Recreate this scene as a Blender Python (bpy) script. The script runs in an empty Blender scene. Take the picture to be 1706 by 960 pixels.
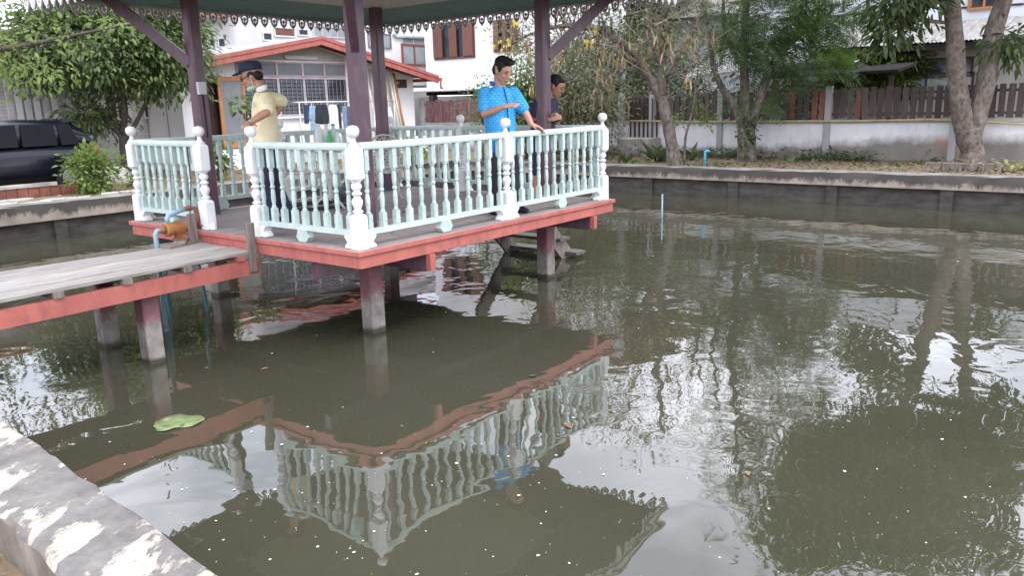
import bpy, bmesh, math, random
import numpy as np
from mathutils import Vector, Matrix

rad = math.radians
PI = math.pi
scene = bpy.context.scene
COL = scene.collection

# ------------------------------------------------------------------ camera
# The place is laid out on the pavilion's own axes: X and Y run along its two sides,
# origin at its front corner post, z = 0 on the water.
F_PX, PITCH, ROLL, CAM_H = 1338.5, 0.2278, -0.02616, 2.198
TH = 0.9034
CAM = Vector((-4.5876, -5.2738, CAM_H))
_X = Vector((math.cos(TH), -math.sin(TH), 0))          # camera's level right, in scene axes
_Yf = Vector((math.sin(TH), math.cos(TH), 0))          # camera's level forward
_U = _Yf * math.sin(PITCH) + Vector((0, 0, math.cos(PITCH)))
_F = _Yf * math.cos(PITCH) - Vector((0, 0, math.sin(PITCH)))
_R2 = _X * math.cos(ROLL) + _U * math.sin(ROLL)
_U2 = -_X * math.sin(ROLL) + _U * math.cos(ROLL)
cam_d = bpy.data.cameras.new('camera')
cam_o = bpy.data.objects.new('camera', cam_d)
COL.objects.link(cam_o)
cam_o.matrix_world = Matrix(((_R2.x, _U2.x, -_F.x, CAM.x), (_R2.y, _U2.y, -_F.y, CAM.y),
                             (_R2.z, _U2.z, -_F.z, CAM.z), (0, 0, 0, 1)))
cam_d.sensor_width = 36
cam_d.lens = F_PX / 1706 * 36
cam_d.clip_end = 2000
cam_d.clip_start = 0.05
scene.camera = cam_o

# ------------------------------------------------------------------ sky and sun
SUN_EL, SUN_AZ = rad(54), rad(-104)       # azimuth measured from +X towards +Y
w = bpy.data.worlds.new('World'); scene.world = w; w.use_nodes = True
nt = w.node_tree; nt.nodes.clear()
out = nt.nodes.new('ShaderNodeOutputWorld')
bg = nt.nodes.new('ShaderNodeBackground'); bg.inputs[1].default_value = 0.15
sky = nt.nodes.new('ShaderNodeTexSky'); sky.sky_type = 'NISHITA'; sky.sun_disc = False
sky.sun_elevation = SUN_EL; sky.sun_rotation = PI / 2 - SUN_AZ
sky.air_density = 1.2; sky.dust_density = 2.0; sky.ozone_density = 1.5
tc = nt.nodes.new('ShaderNodeTexCoord')
mp = nt.nodes.new('ShaderNodeMapping'); mp.inputs['Scale'].default_value = (1.0, 1.0, 2.6)
nz = nt.nodes.new('ShaderNodeTexNoise'); nz.inputs['Scale'].default_value = 2.1
nz.inputs['Detail'].default_value = 7; nz.inputs['Roughness'].default_value = 0.55
cr = nt.nodes.new('ShaderNodeValToRGB')
cr.color_ramp.elements[0].position = 0.36; cr.color_ramp.elements[0].color = (0.35, 0.35, 0.35, 1)
cr.color_ramp.elements[1].position = 0.60; cr.color_ramp.elements[1].color = (1, 1, 1, 1)
mx = nt.nodes.new('ShaderNodeMix'); mx.data_type = 'RGBA'
mx.inputs[7].default_value = (15.2, 15.5, 17.2, 1)
nt.links.new(tc.outputs['Generated'], mp.inputs[0]); nt.links.new(mp.outputs[0], nz.inputs['Vector'])
nt.links.new(nz.outputs[0], cr.inputs[0]); nt.links.new(cr.outputs[0], mx.inputs[0])
nt.links.new(sky.outputs[0], mx.inputs[6]); nt.links.new(mx.outputs[2], bg.inputs[0])
nt.links.new(bg.outputs[0], out.inputs[0])
sun_d = bpy.data.lights.new('sun', 'SUN'); sun_d.energy = 1.0; sun_d.angle = rad(14); sun_d.color = (1, 0.96, 0.9)
sun_o = bpy.data.objects.new('sun', sun_d); COL.objects.link(sun_o)
sdir = Vector((math.cos(SUN_EL) * math.cos(SUN_AZ), math.cos(SUN_EL) * math.sin(SUN_AZ), math.sin(SUN_EL)))
sun_o.rotation_euler = sdir.to_track_quat('Z', 'Y').to_euler()
sun_o.location = sdir * 50
scene.view_settings.view_transform = 'Standard'
scene.view_settings.look = 'None'
scene.view_settings.exposure = 0.66
scene.view_settings.gamma = 1.0
scene.render.engine = 'CYCLES'
scene.cycles.use_denoising = True
scene.cycles.max_bounces = 6
scene.cycles.diffuse_bounces = 3
scene.cycles.glossy_bounces = 3
scene.cycles.transmission_bounces = 4
scene.cycles.transparent_max_bounces = 6
scene.cycles.caustics_reflective = False
scene.cycles.caustics_refractive = False

# ------------------------------------------------------------------ measuring helpers (pixel of the 1706x960 photo -> place)
def ray(px, py):
    u2 = (px - 853) / F_PX; v2 = -(py - 480) / F_PX
    return _F + _R2 * u2 + _U2 * v2
def on_y(px, py, y):                    # point on the vertical plane Y = y
    r = ray(px, py); return CAM + r * ((y - CAM.y) / r.y)
def on_x(px, py, x):
    r = ray(px, py); return CAM + r * ((x - CAM.x) / r.x)
def on_z(px, py, z):
    r = ray(px, py); return CAM + r * ((z - CAM.z) / r.z)
def at_d(px, py, dep):                  # point at level distance dep in front of the camera
    r = ray(px, py); return CAM + r * (dep / r.dot(_Yf))
CR = lambda x, y, z=0: Vector((x, y, z))

# ------------------------------------------------------------------ materials
MATS = {}
def nodes_of(name):
    m = bpy.data.materials.new(name); m.use_nodes = True
    t = m.node_tree; t.nodes.clear()
    o = t.nodes.new('ShaderNodeOutputMaterial'); b = t.nodes.new('ShaderNodeBsdfPrincipled')
    t.links.new(b.outputs[0], o.inputs[0]); MATS[name] = m
    return m, t, b, o
def ramp(t, fac, stops):
    r = t.nodes.new('ShaderNodeValToRGB'); e = r.color_ramp.elements
    while len(e) < len(stops): e.new(0.5)
    for i, (p, c) in enumerate(stops):
        e[i].position = p; e[i].color = (*c, 1) if len(c) == 3 else c
    t.links.new(fac, r.inputs[0]); return r.outputs[0]
def noise(t, vec, scale, detail=5, rough=0.55, dist=0.0):
    n = t.nodes.new('ShaderNodeTexNoise'); n.inputs['Scale'].default_value = scale
    n.inputs['Detail'].default_value = detail; n.inputs['Roughness'].default_value = rough
    n.inputs['Distortion'].default_value = dist
    if vec is not None: t.links.new(vec, n.inputs['Vector'])
    return n.outputs[0]
def coords(t, scale=(1, 1, 1), kind='Object'):
    c = t.nodes.new('ShaderNodeTexCoord'); m = t.nodes.new('ShaderNodeMapping')
    m.inputs['Scale'].default_value = scale
    t.links.new(c.outputs[kind], m.inputs[0]); return m.outputs[0]
def wpos(t, scale=(1, 1, 1)):
    g = t.nodes.new('ShaderNodeNewGeometry'); m = t.nodes.new('ShaderNodeMapping')
    m.inputs['Scale'].default_value = scale
    t.links.new(g.outputs['Position'], m.inputs[0]); return m.outputs[0]
def mixc(t, fac, a, b, blend='MIX'):
    n = t.nodes.new('ShaderNodeMix'); n.data_type = 'RGBA'; n.blend_type = blend
    for sock, v in ((n.inputs[0], fac), (n.inputs[6], a), (n.inputs[7], b)):
        if isinstance(v, (int, float)): sock.default_value = v
        elif isinstance(v, tuple): sock.default_value = (*v, 1) if len(v) == 3 else v
        else: t.links.new(v, sock)
    return n.outputs[2]
def math_n(t, op, a, b=None, c=None, clamp=False):
    n = t.nodes.new('ShaderNodeMath'); n.operation = op; n.use_clamp = clamp
    for i, v in enumerate((a, b, c)):
        if v is None: continue
        if isinstance(v, (int, float)): n.inputs[i].default_value = v
        else: t.links.new(v, n.inputs[i])
    return n.outputs[0]
def bump(t, b, h, strength=0.3, dist=0.01):
    n = t.nodes.new('ShaderNodeBump'); n.inputs['Strength'].default_value = strength
    n.inputs['Distance'].default_value = dist
    t.links.new(h, n.inputs['Height']); t.links.new(n.outputs[0], b.inputs['Normal'])
def M(name, c1, c2=None, scale=4.0, sc3=(1, 1, 1), rough=0.6, metal=0.0, bmp=0.25, bs=30.0, bd=0.004,
      lo=0.35, hi=0.65, rnd=0.12, dirt=None, dirt_amt=0.5, dirt_scale=6.0, spec=0.5, world=True):
    """painted / plain surface: two-tone noise, small random shift per object, optional dirt patches, fine bump"""
    if name in MATS: return MATS[name]
    m, t, b, o = nodes_of(name)
    v = wpos(t, sc3) if world else coords(t, sc3)
    c2 = c2 or tuple(x * 0.75 for x in c1)
    col = ramp(t, noise(t, v, scale), [(lo, c2), (hi, c1)])
    if rnd:
        oi = t.nodes.new('ShaderNodeObjectInfo')
        f = math_n(t, 'MULTIPLY_ADD', oi.outputs['Random'], 2 * rnd, 1 - rnd)
        hs = t.nodes.new('ShaderNodeHueSaturation'); t.links.new(col, hs.inputs['Color'])
        t.links.new(f, hs.inputs['Value']); col = hs.outputs[0]
    if dirt:
        d = noise(t, v, dirt_scale, 8, 0.65)
        d = ramp(t, d, [(0.5, (0, 0, 0)), (0.68, (dirt_amt,) * 3)])
        col = mixc(t, d, col, dirt)
    t.links.new(col, b.inputs['Base Color'])
    b.inputs['Roughness'].default_value = rough; b.inputs['Metallic'].default_value = metal
    b.inputs['Specular IOR Level'].default_value = spec
    if bmp: bump(t, b, noise(t, v, bs, 6), bmp, bd)
    return m
def leaf_mat(name, c_dark, c_mid, c_light, rough=0.5, trans=0.35):
    m = bpy.data.materials.new(name); m.use_nodes = True; t = m.node_tree; t.nodes.clear(); MATS[name] = m
    o = t.nodes.new('ShaderNodeOutputMaterial'); b = t.nodes.new('ShaderNodeBsdfPrincipled')
    g = t.nodes.new('ShaderNodeNewGeometry')
    n = noise(t, wpos(t), 1.6, 3)
    f = math_n(t, 'ADD', math_n(t, 'MULTIPLY', g.outputs['Random Per Island'], 0.6), math_n(t, 'MULTIPLY', n, 0.5))
    col = ramp(t, f, [(0.2, c_dark), (0.55, c_mid), (0.9, c_light)])
    t.links.new(col, b.inputs['Base Color']); b.inputs['Roughness'].default_value = rough
    tr = t.nodes.new('ShaderNodeBsdfTranslucent'); t.links.new(mixc(t, 0.5, col, c_light), tr.inputs[0])
    ms = t.nodes.new('ShaderNodeMixShader'); ms.inputs[0].default_value = trans
    t.links.new(b.outputs[0], ms.inputs[1]); t.links.new(tr.outputs[0], ms.inputs[2])
    t.links.new(ms.outputs[0], o.inputs[0]); return m

WHITE = M('white_paint', (0.78, 0.79, 0.80), (0.70, 0.71, 0.72), 5, rough=0.5, rnd=0.03, dirt=(0.40, 0.38, 0.34), dirt_amt=0.22, dirt_scale=14)
TEAL = M('teal_paint', (0.50, 0.60, 0.57), (0.41, 0.52, 0.49), 6, rough=0.55, rnd=0.09, dirt=(0.24, 0.28, 0.25), dirt_amt=0.55, dirt_scale=26)
TEALD = M('teal_paint_worn', (0.51, 0.605, 0.575), (0.42, 0.53, 0.495), 8, rough=0.55, rnd=0.04, dirt=(0.62, 0.60, 0.56), dirt_amt=0.7, dirt_scale=22)
GREEN_S = M('green_slats', (0.13, 0.24, 0.23), (0.10, 0.19, 0.18), 3, rough=0.55, rnd=0.0)
REDP = M('salmon_red_paint', (0.43, 0.128, 0.105), (0.35, 0.098, 0.08), 3, sc3=(1.6, 1.6, .7), rough=0.6, rnd=0.07, dirt=(0.14, 0.065, 0.055), dirt_amt=0.5, dirt_scale=8)
PURP = M('purple_paint', (0.115, 0.058, 0.088), (0.085, 0.042, 0.064), 4, sc3=(1, 1, .3), rough=0.33, rnd=0.0, dirt=(0.24, 0.17, 0.17), dirt_amt=0.35, dirt_scale=12)
DECK = M('grey_deck_wood', (0.29, 0.25, 0.235), (0.18, 0.15, 0.145), 5, sc3=(0.5, 9, 9), rough=0.75, bs=12, bmp=0.5, rnd=0.16)
PLANK = M('bleached_plank_wood', (0.36, 0.335, 0.31), (0.20, 0.18, 0.165), 4, sc3=(0.7, 10, 10), rough=0.8, bs=10, bmp=0.6, rnd=0.14, dirt=(0.16, 0.14, 0.13), dirt_amt=0.45, dirt_scale=2.4)
OLDWOOD = M('old_grey_wood', (0.23, 0.19, 0.17), (0.12, 0.10, 0.09), 5, sc3=(6, 6, 0.7), rough=0.8, bs=14, bmp=0.6)
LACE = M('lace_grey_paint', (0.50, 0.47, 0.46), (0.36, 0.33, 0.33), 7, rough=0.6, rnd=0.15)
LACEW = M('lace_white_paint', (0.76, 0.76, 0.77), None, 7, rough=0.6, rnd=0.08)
CEIL = M('cream_ceiling', (0.62, 0.58, 0.54), (0.55, 0.50, 0.46), 2, rough=0.7, rnd=0)
ROOFT = M('roof_sheet', (0.30, 0.22, 0.20), (0.22, 0.16, 0.14), 3, rough=0.6, rnd=0)
BARK = M('grey_bark', (0.185, 0.15, 0.125), (0.075, 0.06, 0.05), 7, sc3=(2, 2, 1.3), rough=0.9, bs=16, bmp=1.0, bd=0.035, rnd=0.1, dirt=(0.30, 0.285, 0.26), dirt_amt=0.6, dirt_scale=2.2)
BARKD = M('dark_bark', (0.10, 0.08, 0.065), (0.05, 0.04, 0.033), 6, sc3=(3, 3, 1), rough=0.85, bs=12, bmp=0.8, bd=0.015)
TWIG = M('dry_twig', (0.24, 0.19, 0.15), (0.14, 0.11, 0.085), 6, rough=0.85, bmp=0)
GLASS = M('dark_window_glass', (0.035, 0.042, 0.05), (0.02, 0.025, 0.03), 2, rough=0.08, rnd=0.2, bmp=0)
GLASSL = M('pale_window_glass', (0.33, 0.38, 0.40), (0.26, 0.30, 0.32), 2, rough=0.12, rnd=0.1, bmp=0)
BROWN = M('brown_shutter_wood', (0.17, 0.07, 0.045), (0.10, 0.04, 0.028), 4, sc3=(8, 8, 1), rough=0.55, rnd=0.15)
ORANGE = M('varnished_orange_wood', (0.45, 0.20, 0.085), (0.32, 0.13, 0.05), 4, sc3=(6, 6, 1), rough=0.5)
DARKBROWN = M('dark_brown_wood', (0.05, 0.026, 0.022), (0.03, 0.016, 0.014), 4, sc3=(8, 8, 1), rough=0.5)
METAL = M('pale_steel', (0.62, 0.62, 0.63), None, 4, rough=0.35, metal=0.6, bmp=0)
BLUEPVC = M('blue_pvc', (0.22, 0.38, 0.48), (0.16, 0.29, 0.38), 6, rough=0.45, bmp=0, dirt=(0.2, 0.22, 0.2), dirt_amt=0.7)
BLUEPVCD = M('algae_blue_pvc', (0.09, 0.22, 0.26), (0.06, 0.13, 0.14), 5, rough=0.5, bmp=0)
BLACKRUB = M('black_rubber', (0.02, 0.02, 0.022), None, 5, rough=0.6, bmp=0)
FENCEW = M('dark_fence_wood', (0.092, 0.064, 0.058), (0.050, 0.034, 0.032), 4, sc3=(9, 9, 0.8), rough=0.75, rnd=0.35, bs=10, bmp=0.5)
FENCER = M('reddish_fence_wood', (0.22, 0.085, 0.055), (0.13, 0.05, 0.035), 4, sc3=(9, 9, 0.8), rough=0.75, rnd=0.3, bs=10, bmp=0.5)
FENCEM = M('maroon_weathered_wood', (0.17, 0.07, 0.075), (0.11, 0.045, 0.05), 4, sc3=(9, 9, 0.8), rough=0.75, rnd=0.25, dirt=(0.42, 0.36, 0.36), dirt_amt=0.6, dirt_scale=5)
CONC = M('grey_concrete', (0.36, 0.34, 0.32), (0.23, 0.215, 0.20), 3, rough=0.85, bs=40, bmp=0.5, dirt=(0.08, 0.075, 0.07), dirt_amt=0.6, dirt_scale=4)
HOUSEW = M('house_white', (0.80, 0.80, 0.81), (0.74, 0.74, 0.75), 1.2, rough=0.8, rnd=0.02, bs=60, bmp=0.15)
HOUSEG = M('house_grey_white', (0.60, 0.60, 0.61), (0.52, 0.52, 0.53), 1.2, rough=0.8, rnd=0.02, bs=60, bmp=0.15)
HOUSEB = M('house_beige', (0.44, 0.42, 0.39), (0.36, 0.34, 0.315), 1.4, rough=0.8, rnd=0.02)
SCREEN = M('grey_insect_screen', (0.20, 0.215, 0.235), (0.16, 0.175, 0.19), 3, rough=0.6, rnd=0.1, bmp=0)
CORR = M('corrugated_sheet', (0.38, 0.365, 0.36), (0.22, 0.21, 0.205), 2.5, sc3=(1, 2, 1), rough=0.6, rnd=0.1, bmp=0, dirt=(0.2, 0.19, 0.18), dirt_amt=0.5, dirt_scale=3)
TILE = M('orange_roof_tile', (0.42, 0.17, 0.10), (0.28, 0.11, 0.07), 5, rough=0.7)
DARKROOF = M('dark_shed_roof', (0.045, 0.04, 0.038), None, 4, rough=0.95, spec=.1)
TRIM = M('dark_trim', (0.035, 0.025, 0.028), None, 4, rough=0.6)
SKIN = M('tan_skin', (0.40, 0.215, 0.145), (0.34, 0.175, 0.115), 14, rough=0.5, rnd=0.04, bmp=0.1, bs=120, bd=0.002)
SKIN2 = M('light_skin', (0.52, 0.30, 0.22), (0.45, 0.245, 0.175), 14, rough=0.5, rnd=0.02, bmp=0.1, bs=120, bd=0.002)
HAIR = M('black_hair', (0.009, 0.008, 0.008), (0.016, 0.013, 0.013), 60, spec=.25, rough=0.55, bmp=0.6, bs=160, bd=0.004)
YELLOW = M('pale_yellow_cotton', (0.76, 0.68, 0.45), (0.70, 0.61, 0.38), 9, rough=0.8, rnd=0, bmp=0.5, bs=14, bd=0.02)
NAVY = M('navy_cloth', (0.020, 0.024, 0.062), (0.013, 0.015, 0.040), 9, rough=0.8, rnd=0, bmp=0.5, bs=14, bd=0.02)
NAVYT = M('navy_trousers', (0.028, 0.032, 0.075), (0.018, 0.020, 0.050), 9, rough=0.8, rnd=0, bmp=0.6, bs=10, bd=0.03)
CHAR = M('charcoal_trousers', (0.022, 0.022, 0.034), None, 9, rough=0.8, rnd=0, bmp=0.6, bs=10, bd=0.03)
SHOE = M('black_shoe', (0.018, 0.017, 0.018), None, 9, rough=0.4, rnd=0)
MINT = M('mint_mask', (0.34, 0.62, 0.55), None, 20, rough=0.7, rnd=0, bmp=0.2)
WHITEC = M('white_cloth', (0.74, 0.75, 0.78), (0.62, 0.63, 0.67), 12, rough=0.8, rnd=0.04, bmp=0.5, bs=18, bd=0.02)
def cloth(name, c): return M(name, c, tuple(x * .7 for x in c), 12, rough=0.85, rnd=0.03, bmp=0.5, bs=16, bd=0.02)

def mat_blue_shirt():
    m, t, b, o = nodes_of('blue_patterned_shirt')
    v = coords(t)
    s = t.nodes.new('ShaderNodeSeparateXYZ'); t.links.new(v, s.inputs[0])
    h = math_n(t, 'ADD', math_n(t, 'MULTIPLY', s.outputs[0], 0.62), math_n(t, 'MULTIPLY', s.outputs[1], -0.785))
    nd = noise(t, v, 26, 3); nd2 = noise(t, v, 11, 3)
    h = math_n(t, 'MULTIPLY_ADD', nd, .018, h); zz_ = math_n(t, 'MULTIPLY_ADD', nd2, .03, s.outputs[2])
    cb = t.nodes.new('ShaderNodeCombineXYZ'); t.links.new(h, cb.inputs[0]); t.links.new(zz_, cb.inputs[1])
    br = t.nodes.new('ShaderNodeTexBrick'); t.links.new(cb.outputs[0], br.inputs['Vector'])
    br.inputs['Scale'].default_value = 1.0
    br.inputs['Brick Width'].default_value = 0.050; br.inputs['Row Height'].default_value = 0.026
    br.inputs['Mortar Size'].default_value = 0.0075; br.inputs['Mortar Smooth'].default_value = 0.3
    br.inputs['Color1'].default_value = (0.06, 0.52, 0.86, 1); br.inputs['Color2'].default_value = (0.03, 0.42, 0.82, 1)
    br.inputs['Mortar'].default_value = (0.01, 0.27, 0.72, 1)
    n = noise(t, coords(t, (1, 1, 1)), 75, 2)
    light = ramp(t, n, [(0.5, (0, 0, 0)), (0.7, (0.45, 0.45, 0.45))])
    col = mixc(t, light, br.outputs['Color'], (0.35, 0.72, 0.88))
    # plain hem and side panels
    z = math_n(t, 'LESS_THAN', s.outputs[2], 0.80)
    col = mixc(t, z, col, (0.0, 0.19, 0.60))
    t.links.new(col, b.inputs['Base Color']); b.inputs['Roughness'].default_value = 0.75
    bump(t, b, noise(t, coords(t), 13, 5), 0.5, 0.02)
    return m
BLUESHIRT = mat_blue_shirt()

def mat_coping():
    """cream weathered render, black mould hanging from the top edge in ragged tongues"""
    m, t, b, o = nodes_of('mouldy_coping')
    v = wpos(t)
    base = ramp(t, noise(t, v, 2.5, 6), [(0.3, (0.22, 0.185, 0.155)), (0.7, (0.37, 0.31, 0.26))])
    s = t.nodes.new('ShaderNodeSeparateXYZ'); t.links.new(v, s.inputs[0])
    zz = math_n(t, 'MULTIPLY', math_n(t, 'SUBTRACT', s.outputs[2], 0.33), 3.1)     # 0 bottom .. 1 top
    n1 = noise(t, wpos(t, (1.6, 1.6, 0.9)), 2.6, 10, 0.8)
    n2 = noise(t, wpos(t, (1, 1, 1)), 0.45, 3)
    f = math_n(t, 'ADD', zz, math_n(t, 'ADD', math_n(t, 'MULTIPLY', n1, 1.7), math_n(t, 'MULTIPLY', n2, 1.1)))
    k = ramp(t, f, [(0.0, (0, 0, 0)), (0.001, (0, 0, 0))])
    k2 = t.nodes.new('ShaderNodeMapRange'); t.links.new(f, k2.inputs[0])
    k2.inputs[1].default_value = 1.68; k2.inputs[2].default_value = 1.95
    col = mixc(t, math_n(t, 'MULTIPLY', k2.outputs[0], 0.88), base, (0.035, 0.033, 0.03))
    gn = t.nodes.new('ShaderNodeNewGeometry'); sn = t.nodes.new('ShaderNodeSeparateXYZ'); t.links.new(gn.outputs['True Normal'], sn.inputs[0])
    top = ramp(t, noise(t, v, 3, 8, .65), [(0.35, (0.13, 0.125, 0.115)), (0.65, (0.27, 0.26, 0.245))])
    col = mixc(t, math_n(t, 'GREATER_THAN', sn.outputs[2], 0.7), col, top)
    t.links.new(col, b.inputs['Base Color']); b.inputs['Roughness'].default_value = 0.9
    bump(t, b, noise(t, v, 25, 8), 0.5, 0.01); return m
COPING = mat_coping()

def mat_near_wall():
    """cream lime-wash worn off in slanting scuffs over blue-grey cement"""
    m, t, b, o = nodes_of('worn_limewash')
    mp_ = t.nodes.new('ShaderNodeMapping'); mp_.inputs['Rotation'].default_value = (0, 0, rad(-33))
    g = t.nodes.new('ShaderNodeNewGeometry'); t.links.new(g.outputs['Position'], mp_.inputs[0])
    mp2 = t.nodes.new('ShaderNodeMapping'); mp2.inputs['Scale'].default_value = (2.4, 5.0, 2)
    t.links.new(mp_.outputs[0], mp2.inputs[0])
    grey = ramp(t, noise(t, g.outputs['Position'], 9, 8, 0.7), [(0.25, (0.085, 0.078, 0.073)), (0.5, (0.145, 0.134, 0.126)), (0.62, (0.18, 0.168, 0.155)), (0.8, (0.25, 0.232, 0.205))])
    n = noise(t, mp2.outputs[0], 1.35, 9, 0.62, 0.35)
    n2 = noise(t, g.outputs['Position'], 0.9, 3)
    f = math_n(t, 'ADD', n, math_n(t, 'MULTIPLY', math_n(t, 'SUBTRACT', n2, 0.5), 0.55))
    k = ramp(t, f, [(0.455, (0, 0, 0)), (0.50, (1, 1, 1))])
    cream = ramp(t, noise(t, g.outputs['Position'], 14, 6), [(0.3, (0.33, 0.29, 0.235)), (0.7, (0.45, 0.405, 0.335))])
    col = mixc(t, k, grey, cream)
    sn = t.nodes.new('ShaderNodeSeparateXYZ'); t.links.new(g.outputs['True Normal'], sn.inputs[0])
    side = math_n(t, 'LESS_THAN', sn.outputs[2], 0.35)
    mortar = ramp(t, noise(t, g.outputs['Position'], 6, 8, 0.65), [(0.3, (0.10, 0.085, 0.07)), (0.7, (0.24, 0.20, 0.165))])
    col = mixc(t, side, col, mortar)
    t.links.new(col, b.inputs['Base Color']); b.inputs['Roughness'].default_value = 0.85
    h = math_n(t, 'ADD', math_n(t, 'MULTIPLY', noise(t, g.outputs['Position'], 60, 8, 0.7), 0.5), math_n(t, 'MULTIPLY', k, 0.25))
    bump(t, b, h, 0.6, 0.006); return m
NEARW = mat_near_wall()

def mat_stained_wall():
    m, t, b, o = nodes_of('stained_white_wall')
    v = wpos(t); s = t.nodes.new('ShaderNodeSeparateXYZ'); t.links.new(v, s.inputs[0])
    base = ramp(t, noise(t, v, 2.0, 5), [(0.3, (0.56, 0.56, 0.58)), (0.7, (0.69, 0.69, 0.71))])
    zz = math_n(t, 'SUBTRACT', s.outputs[2], 0.62)
    yb = math_n(t, 'MULTIPLY', math_n(t, 'SUBTRACT', 2.0, s.outputs[1]), 0.07)      # damper towards the big forked tree
    lim = math_n(t, 'ADD', math_n(t, 'MULTIPLY', noise(t, wpos(t, (1, 1, .8)), 2.6, 10, 0.8), 0.58), math_n(t, 'MINIMUM', math_n(t, 'MAXIMUM', yb, -0.12), 0.2))
    f = math_n(t, 'SUBTRACT', lim, zz)
    mr = t.nodes.new('ShaderNodeMapRange'); t.links.new(f, mr.inputs[0]); mr.inputs[1].default_value = -0.14; mr.inputs[2].default_value = 0.10
    stain = ramp(t, noise(t, v, 1.2, 6), [(0.35, (0.13, 0.115, 0.10)), (0.6, (0.20, 0.17, 0.14)), (0.7, (0.33, 0.20, 0.13))])
    col = mixc(t, math_n(t, 'MULTIPLY', mr.outputs[0], 0.92), base, stain)
    sk = ramp(t, noise(t, wpos(t, (5, 5, .5)), 2.4, 6, .6), [(0.58, (0, 0, 0)), (0.75, (0.5, 0.5, 0.5))])
    col = mixc(t, sk, col, (0.25, 0.24, 0.23))
    t.links.new(col, b.inputs['Base Color']); b.inputs['Roughness'].default_value = 0.9
    bump(t, b, noise(t, v, 30, 8), 0.35, 0.008); return m
STAINW = mat_stained_wall()

def mat_pillar():
    m, t, b, o = nodes_of('peeling_purple_concrete')
    v = wpos(t); s = t.nodes.new('ShaderNodeSeparateXYZ'); t.links.new(v, s.inputs[0])
    paint = ramp(t, noise(t, v, 6, 5), [(0.3, (0.15, 0.065, 0.075)), (0.7, (0.23, 0.105, 0.115))])
    conc = ramp(t, noise(t, v, 9, 7), [(0.3, (0.16, 0.14, 0.125)), (0.7, (0.33, 0.30, 0.28))])
    f = math_n(t, 'ADD', math_n(t, 'MULTIPLY', s.outputs[2], 1.1), math_n(t, 'MULTIPLY', noise(t, wpos(t, (1, 1, .5)), 9, 8, .7), 0.9))
    k = t.nodes.new('ShaderNodeMapRange'); t.links.new(f, k.inputs[0]); k.inputs[1].default_value = 0.80; k.inputs[2].default_value = 0.92
    col = mixc(t, k.outputs[0], conc, paint)
    wet = t.nodes.new('ShaderNodeMapRange'); t.links.new(math_n(t, 'ADD', s.outputs[2], math_n(t, 'MULTIPLY', noise(t, v, 12), .06)), wet.inputs[0])
    wet.inputs[1].default_value = 0.10; wet.inputs[2].default_value = 0.06
    col = mixc(t, wet.outputs[0], col, (0.05, 0.045, 0.035))
    t.links.new(col, b.inputs['Base Color']); b.inputs['Roughness'].default_value = 0.75
    bump(t, b, noise(t, v, 50, 7), 0.5, 0.006); return m
PILLAR = mat_pillar()

def mat_water():
    m, t, b, o = nodes_of('murky_water')
    b.inputs['Base Color'].default_value = (0.066, 0.064, 0.047, 1)
    v = wpos(t)
    col = ramp(t, noise(t, v, 0.35, 4), [(0.25, (0.041, 0.041, 0.025)), (0.5, (0.052, 0.051, 0.033)), (0.75, (0.062, 0.059, 0.042))])
    t.links.new(col, b.inputs['Base Color'])
    b.inputs['Roughness'].default_value = 0.018
    b.inputs['IOR'].default_value = 1.92
    n1 = noise(t, wpos(t, (1, 1, 1)), 1.15, 2, 0.45, 0.7)
    n2 = noise(t, wpos(t, (1, 1, 1)), 2.2, 2, 0.45, 1.2)
    n3 = noise(t, wpos(t, (1, 1, 1)), 9.0, 2, 0.5)
    calm = ramp(t, noise(t, v, 0.22, 2), [(0.4, (0.2, 0.2, 0.2)), (0.6, (1, 1, 1))])
    # rougher water out in the open, calmer under the pavilion and by the near wall
    sx = t.nodes.new('ShaderNodeSeparateXYZ'); t.links.new(v, sx.inputs[0])
    far = t.nodes.new('ShaderNodeMapRange'); t.links.new(sx.outputs[0], far.inputs[0])
    far.inputs[1].default_value = -1.5; far.inputs[2].default_value = 4.0; far.inputs[3].default_value = 0.22; far.inputs[4].default_value = 1.0
    h = math_n(t, 'MULTIPLY_ADD', n1, 0.0085, math_n(t, 'MULTIPLY', math_n(t, 'MULTIPLY', n2, 0.0036), far.outputs[0]))
    h = math_n(t, 'ADD', h, math_n(t, 'MULTIPLY', math_n(t, 'MULTIPLY', math_n(t, 'MULTIPLY', n3, 0.0005), calm), far.outputs[0]))
    for (px, py, amp, R) in ((1140, 740, 0.0006, 0.15), (975, 648, 0.0006, 0.18)):
        c = on_z(px, py, 0)
        vd = t.nodes.new('ShaderNodeVectorMath'); vd.operation = 'DISTANCE'
        t.links.new(v, vd.inputs[0]); vd.inputs[1].default_value = (c.x, c.y, 0)
        r = vd.outputs['Value']
        s = math_n(t, 'SINE', math_n(t, 'MULTIPLY', r, 2 * PI / 0.045))
        e = math_n(t, 'POWER', 2.718, math_n(t, 'MULTIPLY', math_n(t, 'MULTIPLY', r, r), -1 / (R * R * 0.35)))
        h = math_n(t, 'MULTIPLY_ADD', math_n(t, 'MULTIPLY', s, e), amp, h)
    n = t.nodes.new('ShaderNodeBump'); n.inputs['Strength'].default_value = 1.0; n.inputs['Distance'].default_value = 1.0
    t.links.new(h, n.inputs['Height']); t.links.new(n.outputs[0], b.inputs['Normal'])
    return m
WATER = mat_water()

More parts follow.
